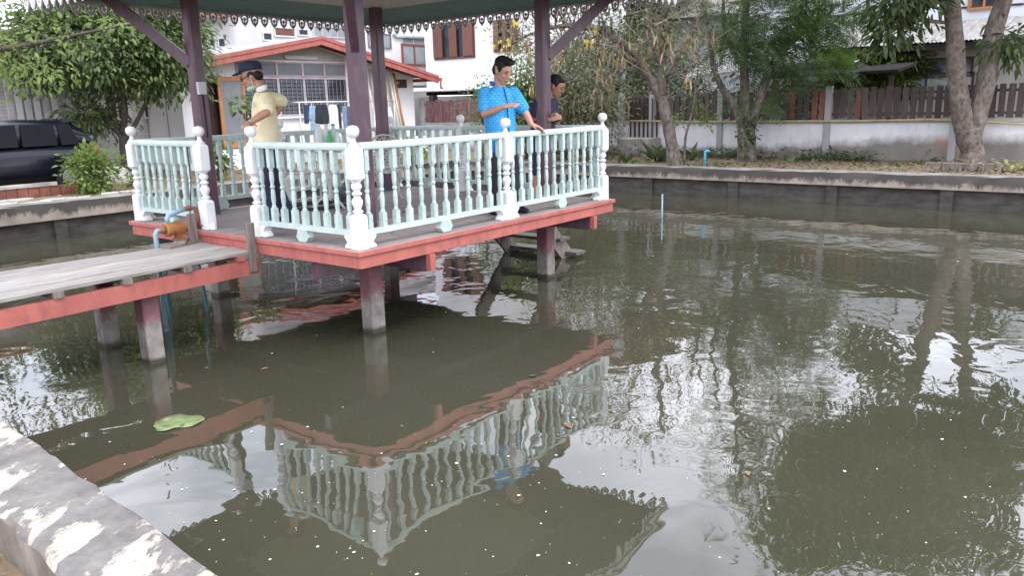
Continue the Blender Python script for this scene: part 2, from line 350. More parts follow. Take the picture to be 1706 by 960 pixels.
def mat_ground():
    m, t, b, o = nodes_of('dry_earth')
    v = wpos(t)
    a = ramp(t, noise(t, v, 1.1, 8, 0.6), [(0.3, (0.17, 0.125, 0.085)), (0.5, (0.25, 0.19, 0.13)), (0.7, (0.21, 0.185, 0.115))])
    c = ramp(t, noise(t, v, 14, 8, 0.7), [(0.3, (0.5, 0.5, 0.5)), (0.7, (1.2, 1.15, 1.05))])
    t.links.new(mixc(t, 1.0, a, c, 'MULTIPLY'), b.inputs['Base Color']); b.inputs['Roughness'].default_value = 0.95
    bump(t, b, noise(t, v, 22, 8, 0.7), 0.8, 0.03); return m
GROUND = mat_ground()

# ------------------------------------------------------------------ mesh builder
def wl(o):
    v = Vector((0, 0, 0))
    while o: v += o.location; o = o.parent
    return v
class MB:
    def __init__(s): s.v = []; s.f = []
    def add(s, vs, fs):
        k = len(s.v); s.v += [tuple(x) for x in vs]; s.f += [tuple(i + k for i in f) for f in fs]; return s
    def box(s, x0, x1, y0, y1, z0, z1):
        x0, x1 = min(x0, x1), max(x0, x1); y0, y1 = min(y0, y1), max(y0, y1); z0, z1 = min(z0, z1), max(z0, z1)
        return s.add([(x0, y0, z0), (x1, y0, z0), (x1, y1, z0), (x0, y1, z0), (x0, y0, z1), (x1, y0, z1), (x1, y1, z1), (x0, y1, z1)],
                     [(0, 3, 2, 1), (4, 5, 6, 7), (0, 1, 5, 4), (1, 2, 6, 5), (2, 3, 7, 6), (3, 0, 4, 7)])
    def hexa(s, p):     # 8 points: bottom ring 0-3, top ring 4-7
        return s.add(p, [(0, 3, 2, 1), (4, 5, 6, 7), (0, 1, 5, 4), (1, 2, 6, 5), (2, 3, 7, 6), (3, 0, 4, 7)])
    def prism(s, poly, ext):    # poly: list of Vector (ccw seen from +ext side reversed), ext Vector
        n = len(poly); e = Vector(ext)
        a = [Vector(p) for p in poly]; b_ = [p + e for p in a]
        fs = [tuple(range(n))[::-1], tuple(range(n, 2 * n))] + [(i, (i + 1) % n, n + (i + 1) % n, n + i) for i in range(n)]
        return s.add(a + b_, fs)
    def bar(s, p0, p1, w, h, up=(0, 0, 1)):
        p0 = Vector(p0); p1 = Vector(p1); d = (p1 - p0).normalized(); u = Vector(up)
        l = u.cross(d)
        if l.length < 1e-4: l = Vector((1, 0, 0)).cross(d)
        l.normalize(); u = d.cross(l)
        l = l * w / 2; u = u * h / 2
        return s.hexa([p0 - l - u, p0 + l - u, p1 + l - u, p1 - l - u, p0 - l + u, p0 + l + u, p1 + l + u, p1 - l + u])
    def rings(s, rs, close=True):
        n = len(rs[0]); k = len(s.v); fs = []
        for j in range(len(rs) - 1):
            for i in range(n):
                fs.append((j * n + i, j * n + (i + 1) % n, (j + 1) * n + (i + 1) % n, (j + 1) * n + i))
        if close: fs.append(tuple(range(n))[::-1]); fs.append(tuple(range((len(rs) - 1) * n, len(rs) * n)))
        return s.add([p for r in rs for p in r], fs)
    def tube(s, pts, rads, n=8, flat=1.0):
        pts = [Vector(p) for p in pts]
        if isinstance(rads, (int, float)): rads = [rads] * len(pts)
        rs = []; ref = Vector((0.123, 0.31, 0.94)).normalized()
        pl = None
        for i, p in enumerate(pts):
            d = (pts[min(i + 1, len(pts) - 1)] - pts[max(i - 1, 0)])
            if d.length < 1e-9: d = Vector((0, 0, 1))
            d.normalize()
            if pl is None:
                l = ref.cross(d)
                if l.length < 0.05: l = Vector((1, 0, 0)).cross(d)
            else: l = pl - d * pl.dot(d)
            l.normalize(); pl = l; u = d.cross(l)
            rs.append([p + (l * math.cos(2 * PI * k / n) + u * flat * math.sin(2 * PI * k / n)) * rads[i] for k in range(n)])
        return s.rings(rs)
    def lathe(s, c, prof, n=16, sq=False):      # prof: (r, z)
        c = Vector(c)
        return s.rings([[c + Vector((r * math.cos(2 * PI * (k + .5) / n), r * math.sin(2 * PI * (k + .5) / n), z)) for k in range(n)] for r, z in prof])
    def ell(s, c, rx, ry, rz, n=14, m=8, ax=None):
        c = Vector(c); X, Y, Z = ax if ax else (Vector((1, 0, 0)), Vector((0, 1, 0)), Vector((0, 0, 1)))
        rs = []
        for j in range(m + 1):
            a = PI * (j + 0.15) / (m + 0.3) - PI / 2
            rs.append([c + X * (rx * math.cos(a) * math.cos(2 * PI * k / n)) + Y * (ry * math.cos(a) * math.sin(2 * PI * k / n)) + Z * (rz * math.sin(a)) for k in range(n)])
        return s.rings(rs)
    def cap(s, p0, p1, r0, r1, n=12):           # tapered capsule
        p0 = Vector(p0); p1 = Vector(p1); d = (p1 - p0); L = d.length; d = d / max(L, 1e-6)
        l = Vector((0.2, 0.3, 0.93)).cross(d)
        if l.length < .05: l = Vector((1, 0, 0)).cross(d)
        l.normalize(); u = d.cross(l); rs = []
        for a in (-80, -50, -25, 0): rs.append((p0 + d * r0 * math.sin(rad(a)), r0 * math.cos(rad(a))))
        for a in (0, 25, 50, 80): rs.append((p1 + d * r1 * math.sin(rad(a)), r1 * math.cos(rad(a))))
        return s.rings([[q + (l * math.cos(2 * PI * k / n) + u * math.sin(2 * PI * k / n)) * r for k in range(n)] for q, r in rs])
    def loft(s, secs, n=20, p=2.3):             # secs: (centre, left vec, fwd vec, rl, rf) superellipse
        rs = []
        for c, L, Fv, rl, rf in secs:
            ring = []
            for k in range(n):
                a = 2 * PI * k / n; ca, sa = math.cos(a), math.sin(a)
                ring.append(Vector(c) + L * rl * math.copysign(abs(ca) ** (2 / p), ca) + Fv * rf * math.copysign(abs(sa) ** (2 / p), sa))
            rs.append(ring)
        return s.rings(rs)
    def mesh(s, name, org=(0, 0, 0), smooth=False):
        o = Vector(org); me = bpy.data.meshes.new(name)
        me.from_pydata([(x - o.x, y - o.y, z - o.z) for x, y, z in s.v], [], s.f)
        bm = bmesh.new(); bm.from_mesh(me); bmesh.ops.recalc_face_normals(bm, faces=bm.faces); bm.to_mesh(me); bm.free()
        if smooth: me.polygons.foreach_set('use_smooth', [True] * len(me.polygons))
        me.update(); return me
    def build(s, name, mat, parent=None, smooth=False, org=None, auto=None):
        """coordinates given in the place; the object's own origin is its parent's base or org"""
        base = wl(parent) if parent else Vector(org or (0, 0, 0))
        me = s.mesh(name, base, smooth or auto is not None); me.materials.append(mat)
        if auto is not None: me.set_sharp_from_angle(angle=rad(auto))
        o = bpy.data.objects.new(name, me); COL.objects.link(o)
        if parent: o.parent = parent
        else: o.location = base
        return o
def tag(o, label=None, cat=None, group=None, kind=None):
    if label: o['label'] = label
    if cat: o['category'] = cat
    if group: o['group'] = group
    if kind: o['kind'] = kind
    return o
def thing(name, label, cat, loc=(0, 0, 0), group=None):
    o = bpy.data.objects.new(name, None); COL.objects.link(o); o.location = loc; o.empty_display_size = .2
    return tag(o, label, cat, group)
def put(name, me, parent, loc, rz=0.0, sc=None, mat=None):       # a repeat that shares mesh data; loc in the place
    o = bpy.data.objects.new(name, me); COL.objects.link(o)
    o.location = Vector(loc) - (wl(parent) if parent else Vector((0, 0, 0))); o.rotation_euler = (0, 0, rz)
    if sc: o.scale = sc
    if parent: o.parent = parent
    return o
def boxpart(name, mat, parent, *d): return MB().box(*d).build(name, mat, parent)
def bevel(o, wd=0.006, seg=2):
    md = o.modifiers.new('bevel', 'BEVEL'); md.width = wd; md.segments = seg; md.limit_method = 'ANGLE'; md.angle_limit = rad(40); return o
def np_mesh(name, V, Fq, mat, smooth=False):
    """V (n,3), Fq (m,k) int -> mesh, fast"""
    me = bpy.data.meshes.new(name); n = len(V); m_, k = Fq.shape
    me.vertices.add(n); me.vertices.foreach_set('co', np.asarray(V, np.float32).ravel())
    me.loops.add(m_ * k); me.loops.foreach_set('vertex_index', np.asarray(Fq, np.int32).ravel())
    me.polygons.add(m_); me.polygons.foreach_set('loop_start', np.arange(0, m_ * k, k, dtype=np.int32))
    if smooth: me.polygons.foreach_set('use_smooth', np.ones(m_, bool))
    me.update(calc_edges=True); me.materials.append(mat); return me

# ================================================================== SETTING
rng = random.Random(7)
XF, YL, XN = 12.25, 10.0, -3.25           # far bank, left bank, near wall faces
YR = -26.0
GZ = 0.62
wat = MB(); wat.add([(XN - .3, YR, 0), (XF + .3, YR, 0), (XF + .3, YL + .3, 0), (XN - .3, YL + .3, 0)], [(0, 1, 2, 3)])
tag(wat.build('water', WATER), kind='structure', label='murky olive pond water')
def ground_sheet():
    m = MB(); B = 220
    nearz = 0.50
    m.add([(-B, -B, nearz), (XN - .38, -B, nearz), (XN - .9, -14, nearz), (XN + .62, YL + .3, nearz), (-B, YL + .3, nearz)], [(0, 1, 2, 3, 4)])
    m.add([(-B, YL + .3, nearz), (XN - .38, YL + .3, nearz), (XN - .38, YL + .45, GZ), (-B, YL + .45, GZ)], [(0, 1, 2, 3)])
    m.add([(-B, YL + .45, GZ), (XN - .38, YL + .45, GZ), (XF + .3, YL + .3, GZ), (XF + .3, B, GZ), (-B, B, GZ)], [(0, 1, 2, 3, 4)])
    m.add([(XN - .38, YL + .3, GZ), (XF + .3, YL + .3, GZ), (XN - .38, YL + .45, GZ)], [(0, 1, 2)])
    m.add([(XF + .3, YR - .3, GZ), (B, YR - .3, GZ), (B, B, GZ), (XF + .3, B, GZ)], [(0, 1, 2, 3)])
    m.add([(XN - .38, -B, GZ), (B, -B, GZ), (B, YR - .3, GZ), (XN - .38, YR - .3, GZ)], [(0, 1, 2, 3)])
    return m
tag(ground_sheet().build('ground', GROUND), kind='structure')

def wobbly_bar(x0, x1, y0, y1, z0, z1, along, amp=0.008, step=0.35, seed=1):
    """long concrete bar with slightly uneven edges"""
    r = random.Random(seed); m = MB(); L0, L1 = (y0, y1) if along == 'y' else (x0, x1)
    n = max(2, int(abs(L1 - L0) / step)); rs = []
    for i in range(n + 1):
        q = L0 + (L1 - L0) * i / n; j = lambda: r.uniform(-amp, amp)
        if along == 'y':
            rs.append([(x0 + j(), q, z0), (x1 + j(), q, z0), (x1 + j(), q, z1 - .02 + j()), (x1 - .02 + j(), q, z1 + j() * .6), (x0 + .02 + j(), q, z1 + j() * .6), (x0 + j(), q, z1 - .02 + j())])
        else:
            rs.append([(q, y0 + j(), z0), (q, y1 + j(), z0), (q, y1 + j(), z1 - .02 + j()), (q, y1 - .02 + j(), z1 + j() * .6), (q, y0 + .02 + j(), z1 + j() * .6), (q, y0 + j(), z1 - .02 + j())])
    return m.rings([[Vector(p) for p in r_] for r_ in rs])
DARKC = M('wet_dark_concrete', (0.075, 0.067, 0.058), (0.032, 0.028, 0.025), 3, sc3=(1, 1, 3), rough=0.8, bs=30, bmp=0.5, rnd=0.1)
# far bank: coping beam, recessed dark wall of panels, pilasters
fb = thing('retaining_wall', 'long mould-streaked concrete retaining wall of the far bank under the leaning trees', 'wall', (XF, 0, 0))
wobbly_bar(XF, XF + .42, YR, YL + .42, .385, .655, 'y', .010, .3, 2).build('coping', COPING, fb, auto=40)
for i in range(13):
    y1 = YL + .2 - i * 2.1
    boxpart('wall_panel', DARKC, fb, XF + .10 + .02 * (i % 2), XF + .3, y1 - 2.09, y1, -1, .380)
    boxpart('pilaster', DARKC, fb, XF + .05, XF + .28, y1 - .12, y1 + .10, -1, .381)
lb = thing('retaining_wall', 'mould-streaked concrete retaining wall of the left bank in front of the dark car', 'wall', (0, YL, 0))
wobbly_bar(-60, XF, YL, YL + .42, .345, .655, 'x', .010, .3, 3).build('coping', COPING, lb, auto=40)
for i in range(12):
    x1 = XF - i * 2.1
    boxpart('wall_panel', DARKC, lb, x1 - 2.09, x1, YL + .10 + .02 * (i % 2), YL + .3, -1, .335)
    boxpart('pilaster', DARKC, lb, x1 - .12, x1 + .1, YL + .05, YL + .28, -1, .336)
nw = thing('retaining_wall', 'near concrete wall with cream lime-wash worn off in patches', 'wall', (XN, -1.9, 0))
wobbly_bar(XN - .345, XN, -14, YL + .3, -1, .70, 'y', .009, .13, 4).build('wall_body', NEARW, nw, auto=40)
nw.rotation_euler = (0, 0, -.068)

# ================================================================== PAVILION
LR, LL, ZD, HP = 3.967, 3.70, 0.991, 1.05
EO = 0.65
GZB = thing('pavilion', 'open wooden pavilion with teal balustrade and purple columns standing over the pond', 'pavilion', (LR / 2, LL / 2, 0))
X0, X1, Y0, Y1 = -.10, LR + .09, -.10, LL + .06
deck = MB().box(X0 + .05, X1 - .05, Y0 + .05, Y1 - .05, ZD - .10, ZD - .045).build('deck', OLDWOOD, GZB)
npl = 27; pw = (Y1 - Y0) / npl
for i in range(npl):
    j = rng.uniform(-.002, .002)
    bevel(MB().box(X0 + rng.uniform(-.002, .008), X1 - rng.uniform(-.002, .008), Y0 + i * pw + .003, Y0 + (i + 1) * pw - .003, ZD - .04, ZD - .0015 + j).build('plank', DECK, deck), .004, 1)
def fascia(name, x0, x1, y0, y1, z0, z1): return bevel(boxpart(name, REDP, GZB, x0, x1, y0, y1, z0, z1), .004, 1)
zl = ZD - .048
fascia('edge_board', X0 - .022, X1 + .022, Y0 - .022, Y0 - .001, zl, ZD - .004)
fascia('edge_board', X0 - .022, X0 - .001, Y0, Y1, zl, ZD - .005)
fascia('edge_board', X1 + .001, X1 + .022, Y0, Y1, zl, ZD - .005)
fascia('edge_board', X0 - .022, X1 + .022, Y1 + .001, Y1 + .022, zl, ZD - .004)
zb = ZD - .158
fascia('rim_beam', X0 + .004, X1 - .004, Y0, Y0 + .045, zb, zl - .001)
fascia('rim_beam', X0 + .002, X0 + .045, Y0 + .046, Y1 - .046, zb, zl - .002)
fascia('rim_beam', X1 - .045, X1 - .002, Y0 + .046, Y1 - .046, zb, zl - .002)
fascia('rim_beam', X0 + .004, X1 - .004, Y1 - .045, Y1, zb, zl - .001)
for xj in (.76, 3.60):
    b_ = boxpart('joist', PURP, GZB, xj - .03, xj + .03, Y0 + .03, Y1 - .05, zb - .17, zb - .001)
    MB().box(xj - .035, xj + .035, Y0 - .03, Y0 + .028, zb - .155, zb - .002).build('joist_end', REDP, b_)
for yj in (.60, 3.40): boxpart('joist', PURP, GZB, X0 + .06, X1 - .06, yj - .04, yj + .04, zb - .165, zb - .003)
for i in range(6): boxpart('joist', OLDWOOD, GZB, .3 + i * .68, .35 + i * .68, Y0 + .05, Y1 - .05, zb + .01, ZD - .101)
COLS = [(.63, .60), (3.58, .60), (3.52, 3.40), (.70, 3.40)]
ZC = 3.52
def chamfer_post(m, x, y, z0, z1, s, ch):
    r = s / 2; c = r - ch
    ring = lambda z: [Vector((x + a, y + b_, z)) for a, b_ in ((r, -c), (r, c), (c, r), (-c, r), (-r, c), (-r, -c), (-c, -r), (c, -r))]
    return m.rings([ring(z0), ring(z1)])
for x, y in COLS:
    chamfer_post(MB(), x, y, -1.2, zb - .16, .17, .012).build('pillar', PILLAR, GZB)
    cobj = chamfer_post(MB(), x, y, ZD, ZC, .15, .02).build('column', PURP, GZB)
    chamfer_post(MB(), x, y, ZD + .001, ZD + .10, .158, .022).build('column_foot', M('slate_blue_paint', (.075, .075, .11), None, 5, rough=.5), cobj)
# diagonal braces out to the eave corners
cen = Vector((LR / 2, LL / 2, 0))
for x, y in COLS:
    sx = 1 if x > 2 else -1; sy = 1 if y > 2 else -1
    dv = Vector((sx, sy, 0)).normalized()
    p0 = Vector((x, y, 2.72)) + dv * .06; p1 = Vector((x, y, 3.45)) + dv * .88
    MB().bar(p0, p1, .075, .12).build('brace', PURP, GZB)
# roof: flat cream ceiling, sloping green slatted soffit, hip above, fretwork valance
EZ = 3.425                                   # underside of the eave edge
ex0, ex1, ey0, ey1 = -EO, LR + EO, -EO, LL + EO
cx0, cx1, cy0, cy1 = .52, 3.70, .48, 3.52
ceil = boxpart('ceiling', CEIL, GZB, cx0 - .05, cx1 + .05, cy0 - .05, cy1 + .05, ZC, ZC + .03)
def soffit(side):
    m = MB(); N = 9
    ins = [(cx0, cy0), (cx1, cy0), (cx1, cy1), (cx0, cy1)]; ous = [(ex0, ey0), (ex1, ey0), (ex1, ey1), (ex0, ey1)]
    a, b_ = side, (side + 1) % 4
    def P(k, which, dz): 
        f = k; i, o = Vector((*ins[which], ZC)), Vector((*ous[which], EZ)); q = i.lerp(o, f); q.z += dz; return q
    for k in range(N):
        f0, f1 = k / N, (k + .86) / N
        m.hexa([P(f0, a, 0), P(f0, b_, 0), P(f1, b_, 0), P(f1, a, 0), P(f0, a, .018), P(f0, b_, .018), P(f1, b_, .018), P(f1, a, .018)])
    m.hexa([P(0, a, .019), P(0, b_, .019), P(1, b_, .019), P(1, a, .019), P(0, a, .03), P(0, b_, .03), P(1, b_, .03), P(1, a, .03)])
    return m
for k in range(4): tag(soffit(k).build('soffit', GREEN_S, GZB), kind='stuff')
apex = Vector((LR / 2, LL / 2, 5.35)); tz = EZ + .10
roofm = MB()
cs = [Vector((ex0 - .04, ey0 - .04, tz)), Vector((ex1 + .04, ey0 - .04, tz)), Vector((ex1 + .04, ey1 + .04, tz)), Vector((ex0 - .04, ey1 + .04, tz))]
roofm.add(cs + [apex] + [c - Vector((0, 0, .04)) for c in cs] + [apex - Vector((0, 0, .3))], [(0, 1, 4), (1, 2, 4), (2, 3, 4), (3, 0, 4), (0, 5, 6, 1), (1, 6, 7, 2), (2, 7, 8, 3), (3, 8, 5, 0), (5, 9, 6), (6, 9, 7), (7, 9, 8), (8, 9, 5)])
roof = roofm.build('roof', ROOFT, GZB)
MB().lathe(apex - Vector((0, 0, .12)), [(.16, 0), (.12, .15), (.05, .22), (.09, .32), (.02, .55)], 10).build('finial', WHITE, roof)
for (a, b_) in (((ex0, ey0), (ex1, ey0)), ((ex1, ey0), (ex1, ey1)), ((ex1, ey1), (ex0, ey1)), ((ex0, ey1), (ex0, ey0))):
    d_ = (Vector((*b_, 0)) - Vector((*a, 0))).normalized(); n_ = Vector((d_.y, -d_.x, 0))
    MB().bar(Vector((*a, EZ + .035)) + n_ * .012 + d_ * .02, Vector((*b_, EZ + .035)) + n_ * .012 - d_ * .02, .024, .10).build('fascia_board', LACE, GZB)
def lace_mesh(name, mat):
    """one fretwork drop: a pierced heart with scrolls, about 15 cm wide"""
    m = MB(); t_ = .006
    def ring2(outer, inner):
        n = len(outer); A = [Vector((x, -t_, z)) for x, z in outer]; B = [Vector((x, -t_, z)) for x, z in inner]
        C_ = [Vector((x, t_, z)) for x, z in outer]; D = [Vector((x, t_, z)) for x, z in inner]
        fs = []
        for i in range(n):
            j = (i + 1) % n
            fs += [(i, j, n + j, n + i), (2 * n + j, 2 * n + i, 3 * n + i, 3 * n + j), (i, 2 * n + i, 2 * n + j, j), (n + j, 3 * n + j, 3 * n + i, n + i)]
        m.add(A + B + C_ + D, fs)
    def heart(s, cz):
        o = []
        for k in range(16):
            a = 2 * PI * k / 16; x = .058 * math.sin(a) * (1 + .1 * math.cos(a)); z = .062 * math.cos(a) - (.02 if math.cos(a) < 0 else 0) * abs(math.cos(a)) ** 2
            o.append((x * s, cz + z * s))
        return o
    ring2(heart(1, -.055), heart(.62, -.052)); ring2(heart(.34, -.056), heart(.12, -.056))
    for sx in (-1, 1):
        c0 = (sx * .064, -.022)
        ring2([(c0[0] + .018 * math.cos(2 * PI * k / 8), c0[1] + .018 * math.sin(2 * PI * k / 8)) for k in range(8)],
              [(c0[0] + .008 * math.cos(2 * PI * k / 8), c0[1] + .008 * math.sin(2 * PI * k / 8)) for k in range(8)])
    m.box(-.007, .007, -t_, t_, -.152, -.128)
    m.box(-.006, .006, -t_ * .8, t_ * .8, -.10, -.068).box(-.04, .04, -t_ * .8, t_ * .8, -.062, -.052)
    m.box(-.077, .077, -t_, t_, -.012, .012)
    me = m.mesh(name); me.materials.append(mat); return me
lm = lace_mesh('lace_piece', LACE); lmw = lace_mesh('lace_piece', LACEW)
def lace_side(a, b_, me):
    A = Vector((*a, EZ - .012)); B = Vector((*b_, EZ - .012)); L = (B - A).length; n = int(L / .152); ang = math.atan2(B.y - A.y, B.x - A.x)
    for i in range(n): put('lace_piece', me, GZB, A.lerp(B, (i + .5) / n), ang)
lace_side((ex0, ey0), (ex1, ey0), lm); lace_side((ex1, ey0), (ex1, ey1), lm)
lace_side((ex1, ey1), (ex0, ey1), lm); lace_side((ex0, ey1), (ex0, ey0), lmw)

# --- balustrade
def post_mesh():
    m = MB(); S = .056
    def sqb(z0, z1, s, ch0, ch1):
        # square block whose corners are cut away towards its ends
        def ring(z, c):
            k = s - c; return [Vector((a, b_, z)) for a, b_ in ((s, -k), (s, k), (k, s), (-k, s), (-s, k), (-s, -k), (-k, -s), (k, -s))]
        def small(z, f): 
            k = s * f; q = k * .55; return [Vector((a, b_, z)) for a, b_ in ((k, -q), (k, q), (q, k), (-q, k), (-k, q), (-k, -q), (-q, -k), (q, -k))]
        rs = []
        if ch0: rs += [small(z0, .76), ring(z0 + .022, s * .22), ring(z0 + .045, .010)]
        else: rs += [ring(z0, .008)]
        if ch1: rs += [ring(z1 - .045, .010), ring(z1 - .022, s * .22), small(z1, .76)]
        else: rs += [ring(z1, .008)]
        m.rings(rs)
    sqb(0, .30, .059, False, True); sqb(.585, .87, .059, True, True)
    m.lathe((0, 0, 0), [(.034, .295), (.034, .31), (.046, .318), (.046, .328), (.030, .338), (.030, .350), (.040, .372), (.048, .398), (.046, .420), (.034, .440), (.026, .452),
                        (.036, .460), (.046, .475), (.036, .490), (.026, .498), (.034, .508), (.046, .528), (.047, .545), (.036, .565), (.030, .572), (.045, .578), (.045, .588), (.03, .595)], 16)
    m.lathe((0, 0, 0), [(.040, .865), (.050, .874), (.050, .884), (.034, .895), (.024, .915), (.020, .935), (.022, .945), (.040, .957), (.052, .975), (.057, 1.0), (.052, 1.025), (.036, 1.043), (.010, 1.05)], 18)
    return m
PM = post_mesh().mesh('post', smooth=True); PM.set_sharp_from_angle(angle=rad(32)); PM.materials.append(WHITE)
def baluster_mesh():
    m = MB(); s = .025
    m.box(-s, s, -s, s, .155, .285).box(-s, s, -s, s, .665, .845)
    m.lathe((0, 0, 0), [(.021, .283), (.0235, .292), (.0235, .302), (.016, .308), (.0175, .325), (.0215, .36), (.0225, .40), (.020, .44), (.015, .468), (.0225, .478), (.0225, .492), (.015, .502), (.019, .53), (.0225, .57), (.021, .615), (.0165, .640), (.0235, .648), (.0235, .658), (.020, .667)], 10)
    return m
BM_ = baluster_mesh().mesh('baluster', smooth=True); BM_.set_sharp_from_angle(angle=rad(35)); BM_.materials.append(TEAL)
def bracket_mesh(depth=.045):       # waisted foot block beside a post, in the railing's direction (+x)
    m = MB(); pts = [(0, 0.002), (.10, 0.002), (.10, .018), (.062, .055), (.10, .095), (.10, .108), (0, .108)]
    m.prism([Vector((x, -depth, z)) for x, z in pts], (0, 2 * depth, 0)); return m
BRK = bracket_mesh().mesh('post_foot'); BRK.materials.append(WHITE)
def hexblock(): 
    m = MB(); pts = [(-.085, .045), (-.05, .002), (.05, .002), (.085, .045), (.06, .108), (-.06, .108)]
    m.prism([Vector((x, -.035, z)) for x, z in pts], (0, .07, 0)); return m
HXB = hexblock().mesh('support_block'); HXB.materials.append(TEAL)
posts = {}
def post(x, y):
    k = (round(x, 2), round(y, 2))
    if k in posts: return
    posts[k] = put('post', PM, GZB, (x, y, ZD), rng.uniform(-.03, .03))
def railing(p0, p1, nb, worn=False):
    p0 = Vector((*p0, ZD)); p1 = Vector((*p1, ZD)); d_ = (p1 - p0).normalized(); L = (p1 - p0).length; ang = math.atan2(d_.y, d_.x)
    post(p0.x, p0.y); post(p1.x, p1.y)
    a, b_ = p0 + d_ * .05, p1 - d_ * .05
    nv = Vector((-d_.y, d_.x, 0))
    # half-round top rail, slightly sagging
    m = MB(); rs = []
    prof = [(-.030, .845), (-.036, .862), (-.034, .885), (-.020, .902), (0, .907), (.020, .902), (.034, .885), (.036, .862), (.030, .845)]
    for i in range(7):
        q = a.lerp(b_, i / 6); sag = -.004 * math.sin(PI * i / 6)
        rs.append([q + nv * u + Vector((0, 0, z + sag)) for u, z in prof])
    m.rings(rs); r = m.build('railing', TEALD, GZB, auto=50)
    MB().bar(a + Vector((0, 0, .132)), b_ + Vector((0, 0, .132)), .055, .046).build('bottom_rail', TEALD, r)
    base = wl(r)
    for i in range(nb):
        q = p0.lerp(p1, (i + .72) / (nb + .44))
        o = bpy.data.objects.new('baluster', BM_); COL.objects.link(o); o.parent = r; o.location = q - base; o.rotation_euler = (rng.uniform(-.006, .006), rng.uniform(-.006, .006), ang + rng.uniform(-.03, .03))
    mid = p0.lerp(p1, .52); put('support_block', HXB, r, mid, ang)
    put('post_foot', BRK, r, p0 + d_ * .05, ang); put('post_foot', BRK, r, p1 - d_ * .05, ang + PI)
YA, YB = 1.444, 2.333
railing((0, 0), (0, YA), 9); railing((0, YB), (0, LL), 9)
XM = 2.06
railing((0, 0), (XM, 0), 12); railing((XM, 0), (LR, 0), 12)
railing((0, LL), (1.98, LL), 12); railing((1.98, LL), (LR, LL), 12)
railing((LR, 0), (LR, 2.30), 14); railing((LR, 2.30), (LR, LL), 8)

# ================================================================== WALKWAY
WZ = 0.872
WK = thing('footbridge', 'weathered plank footbridge on red beams leading to the pavilion', 'footbridge', (-2, 1.9, 0))
ya, yb = 1.38, 2.34
def wk_y(x, f): return (ya - .05 * (-x)) * (1 - f) + (yb + .05 * (-x)) * f
nP = 5; xe, xs = -3.9, -.13
for i in range(nP):
    f0, f1 = i / nP + .004, (i + 1) / nP - .004; m = MB(); rs = []
    e0 = xs - rng.uniform(0, .05)
    for k in range(9):
        x = xe + (e0 - xe) * k / 8; z = WZ + .002 * (-x) + rng.uniform(-.002, .002) + [0, .003, -.002, .002, 0][i]; j = rng.uniform(-.003, .003)
        rs.append([Vector((x, wk_y(x, f0) + j, z - .028)), Vector((x, wk_y(x, f1) + j, z - .028)), Vector((x, wk_y(x, f1) + j, z - .004)), Vector((x, wk_y(x, f1) + j - .004, z)), Vector((x, wk_y(x, f0) + j + .004, z)), Vector((x, wk_y(x, f0) + j, z - .004))])
    m.rings(rs).build('plank', PLANK, WK)
for x in (-.30, -.86, -1.42, -1.98, -2.54, -3.1): 
    zz = WZ + .002 * (-x) - .03
    boxpart('bearer', OLDWOOD if x != -.3 else REDP, WK, x - .04, x + .04, wk_y(x, 0) - .015, wk_y(x, 1) + .015, zz - .05, zz - .001)
for f, o_ in ((0, .03), (1, -.03)):
    MB().bar((xe, wk_y(xe, f) + o_, WZ - .148), (X0 + .02, wk_y(X0, f) + o_, WZ - .158), .05, .145).build('beam', REDP, WK)
for x, y in ((-1.16, 1.55), (-1.14, 2.40), (-3.05, 1.40), (-3.05, 2.50)):
    chamfer_post(MB(), x, y, -1.2, WZ - .20, .155, .01).build('pillar', PILLAR, WK)
boxpart('crossbeam', PURP, WK, -1.20, -1.11, 1.48, 2.48, WZ - .285, WZ - .26)
for x, y, h in ((-.17, 1.36, .33), (-.19, 2.33, .36)):
    bevel(MB().box(x - .04, x + .04, y - .022, y + .022, WZ - .20, WZ + h - .06).build('stake', OLDWOOD, WK), .004, 1)
# leaning steps down into the water on the far side
ST = thing('water_steps', 'broken wooden steps leaning into the water beneath the far side of the deck', 'steps', (4.6, 1.6, 0))
for y in (1.15, 2.15):
    MB().bar((4.05, y, .82), (5.05, y, -.18), .05, .24).build('stringer', OLDWOOD, ST)
for k, (x, z) in enumerate(((4.42, .55), (4.68, .29), (4.90, .07))): 
    MB().box(x - .12, x + .12, 1.05 - .12 * (k == 2), 2.25, z - .02, z + .02).build('tread', M('wet_tread_wood', (.16, .145, .13), (.07, .062, .055), 5, sc3=(6, 1, 6), rough=.7), ST)

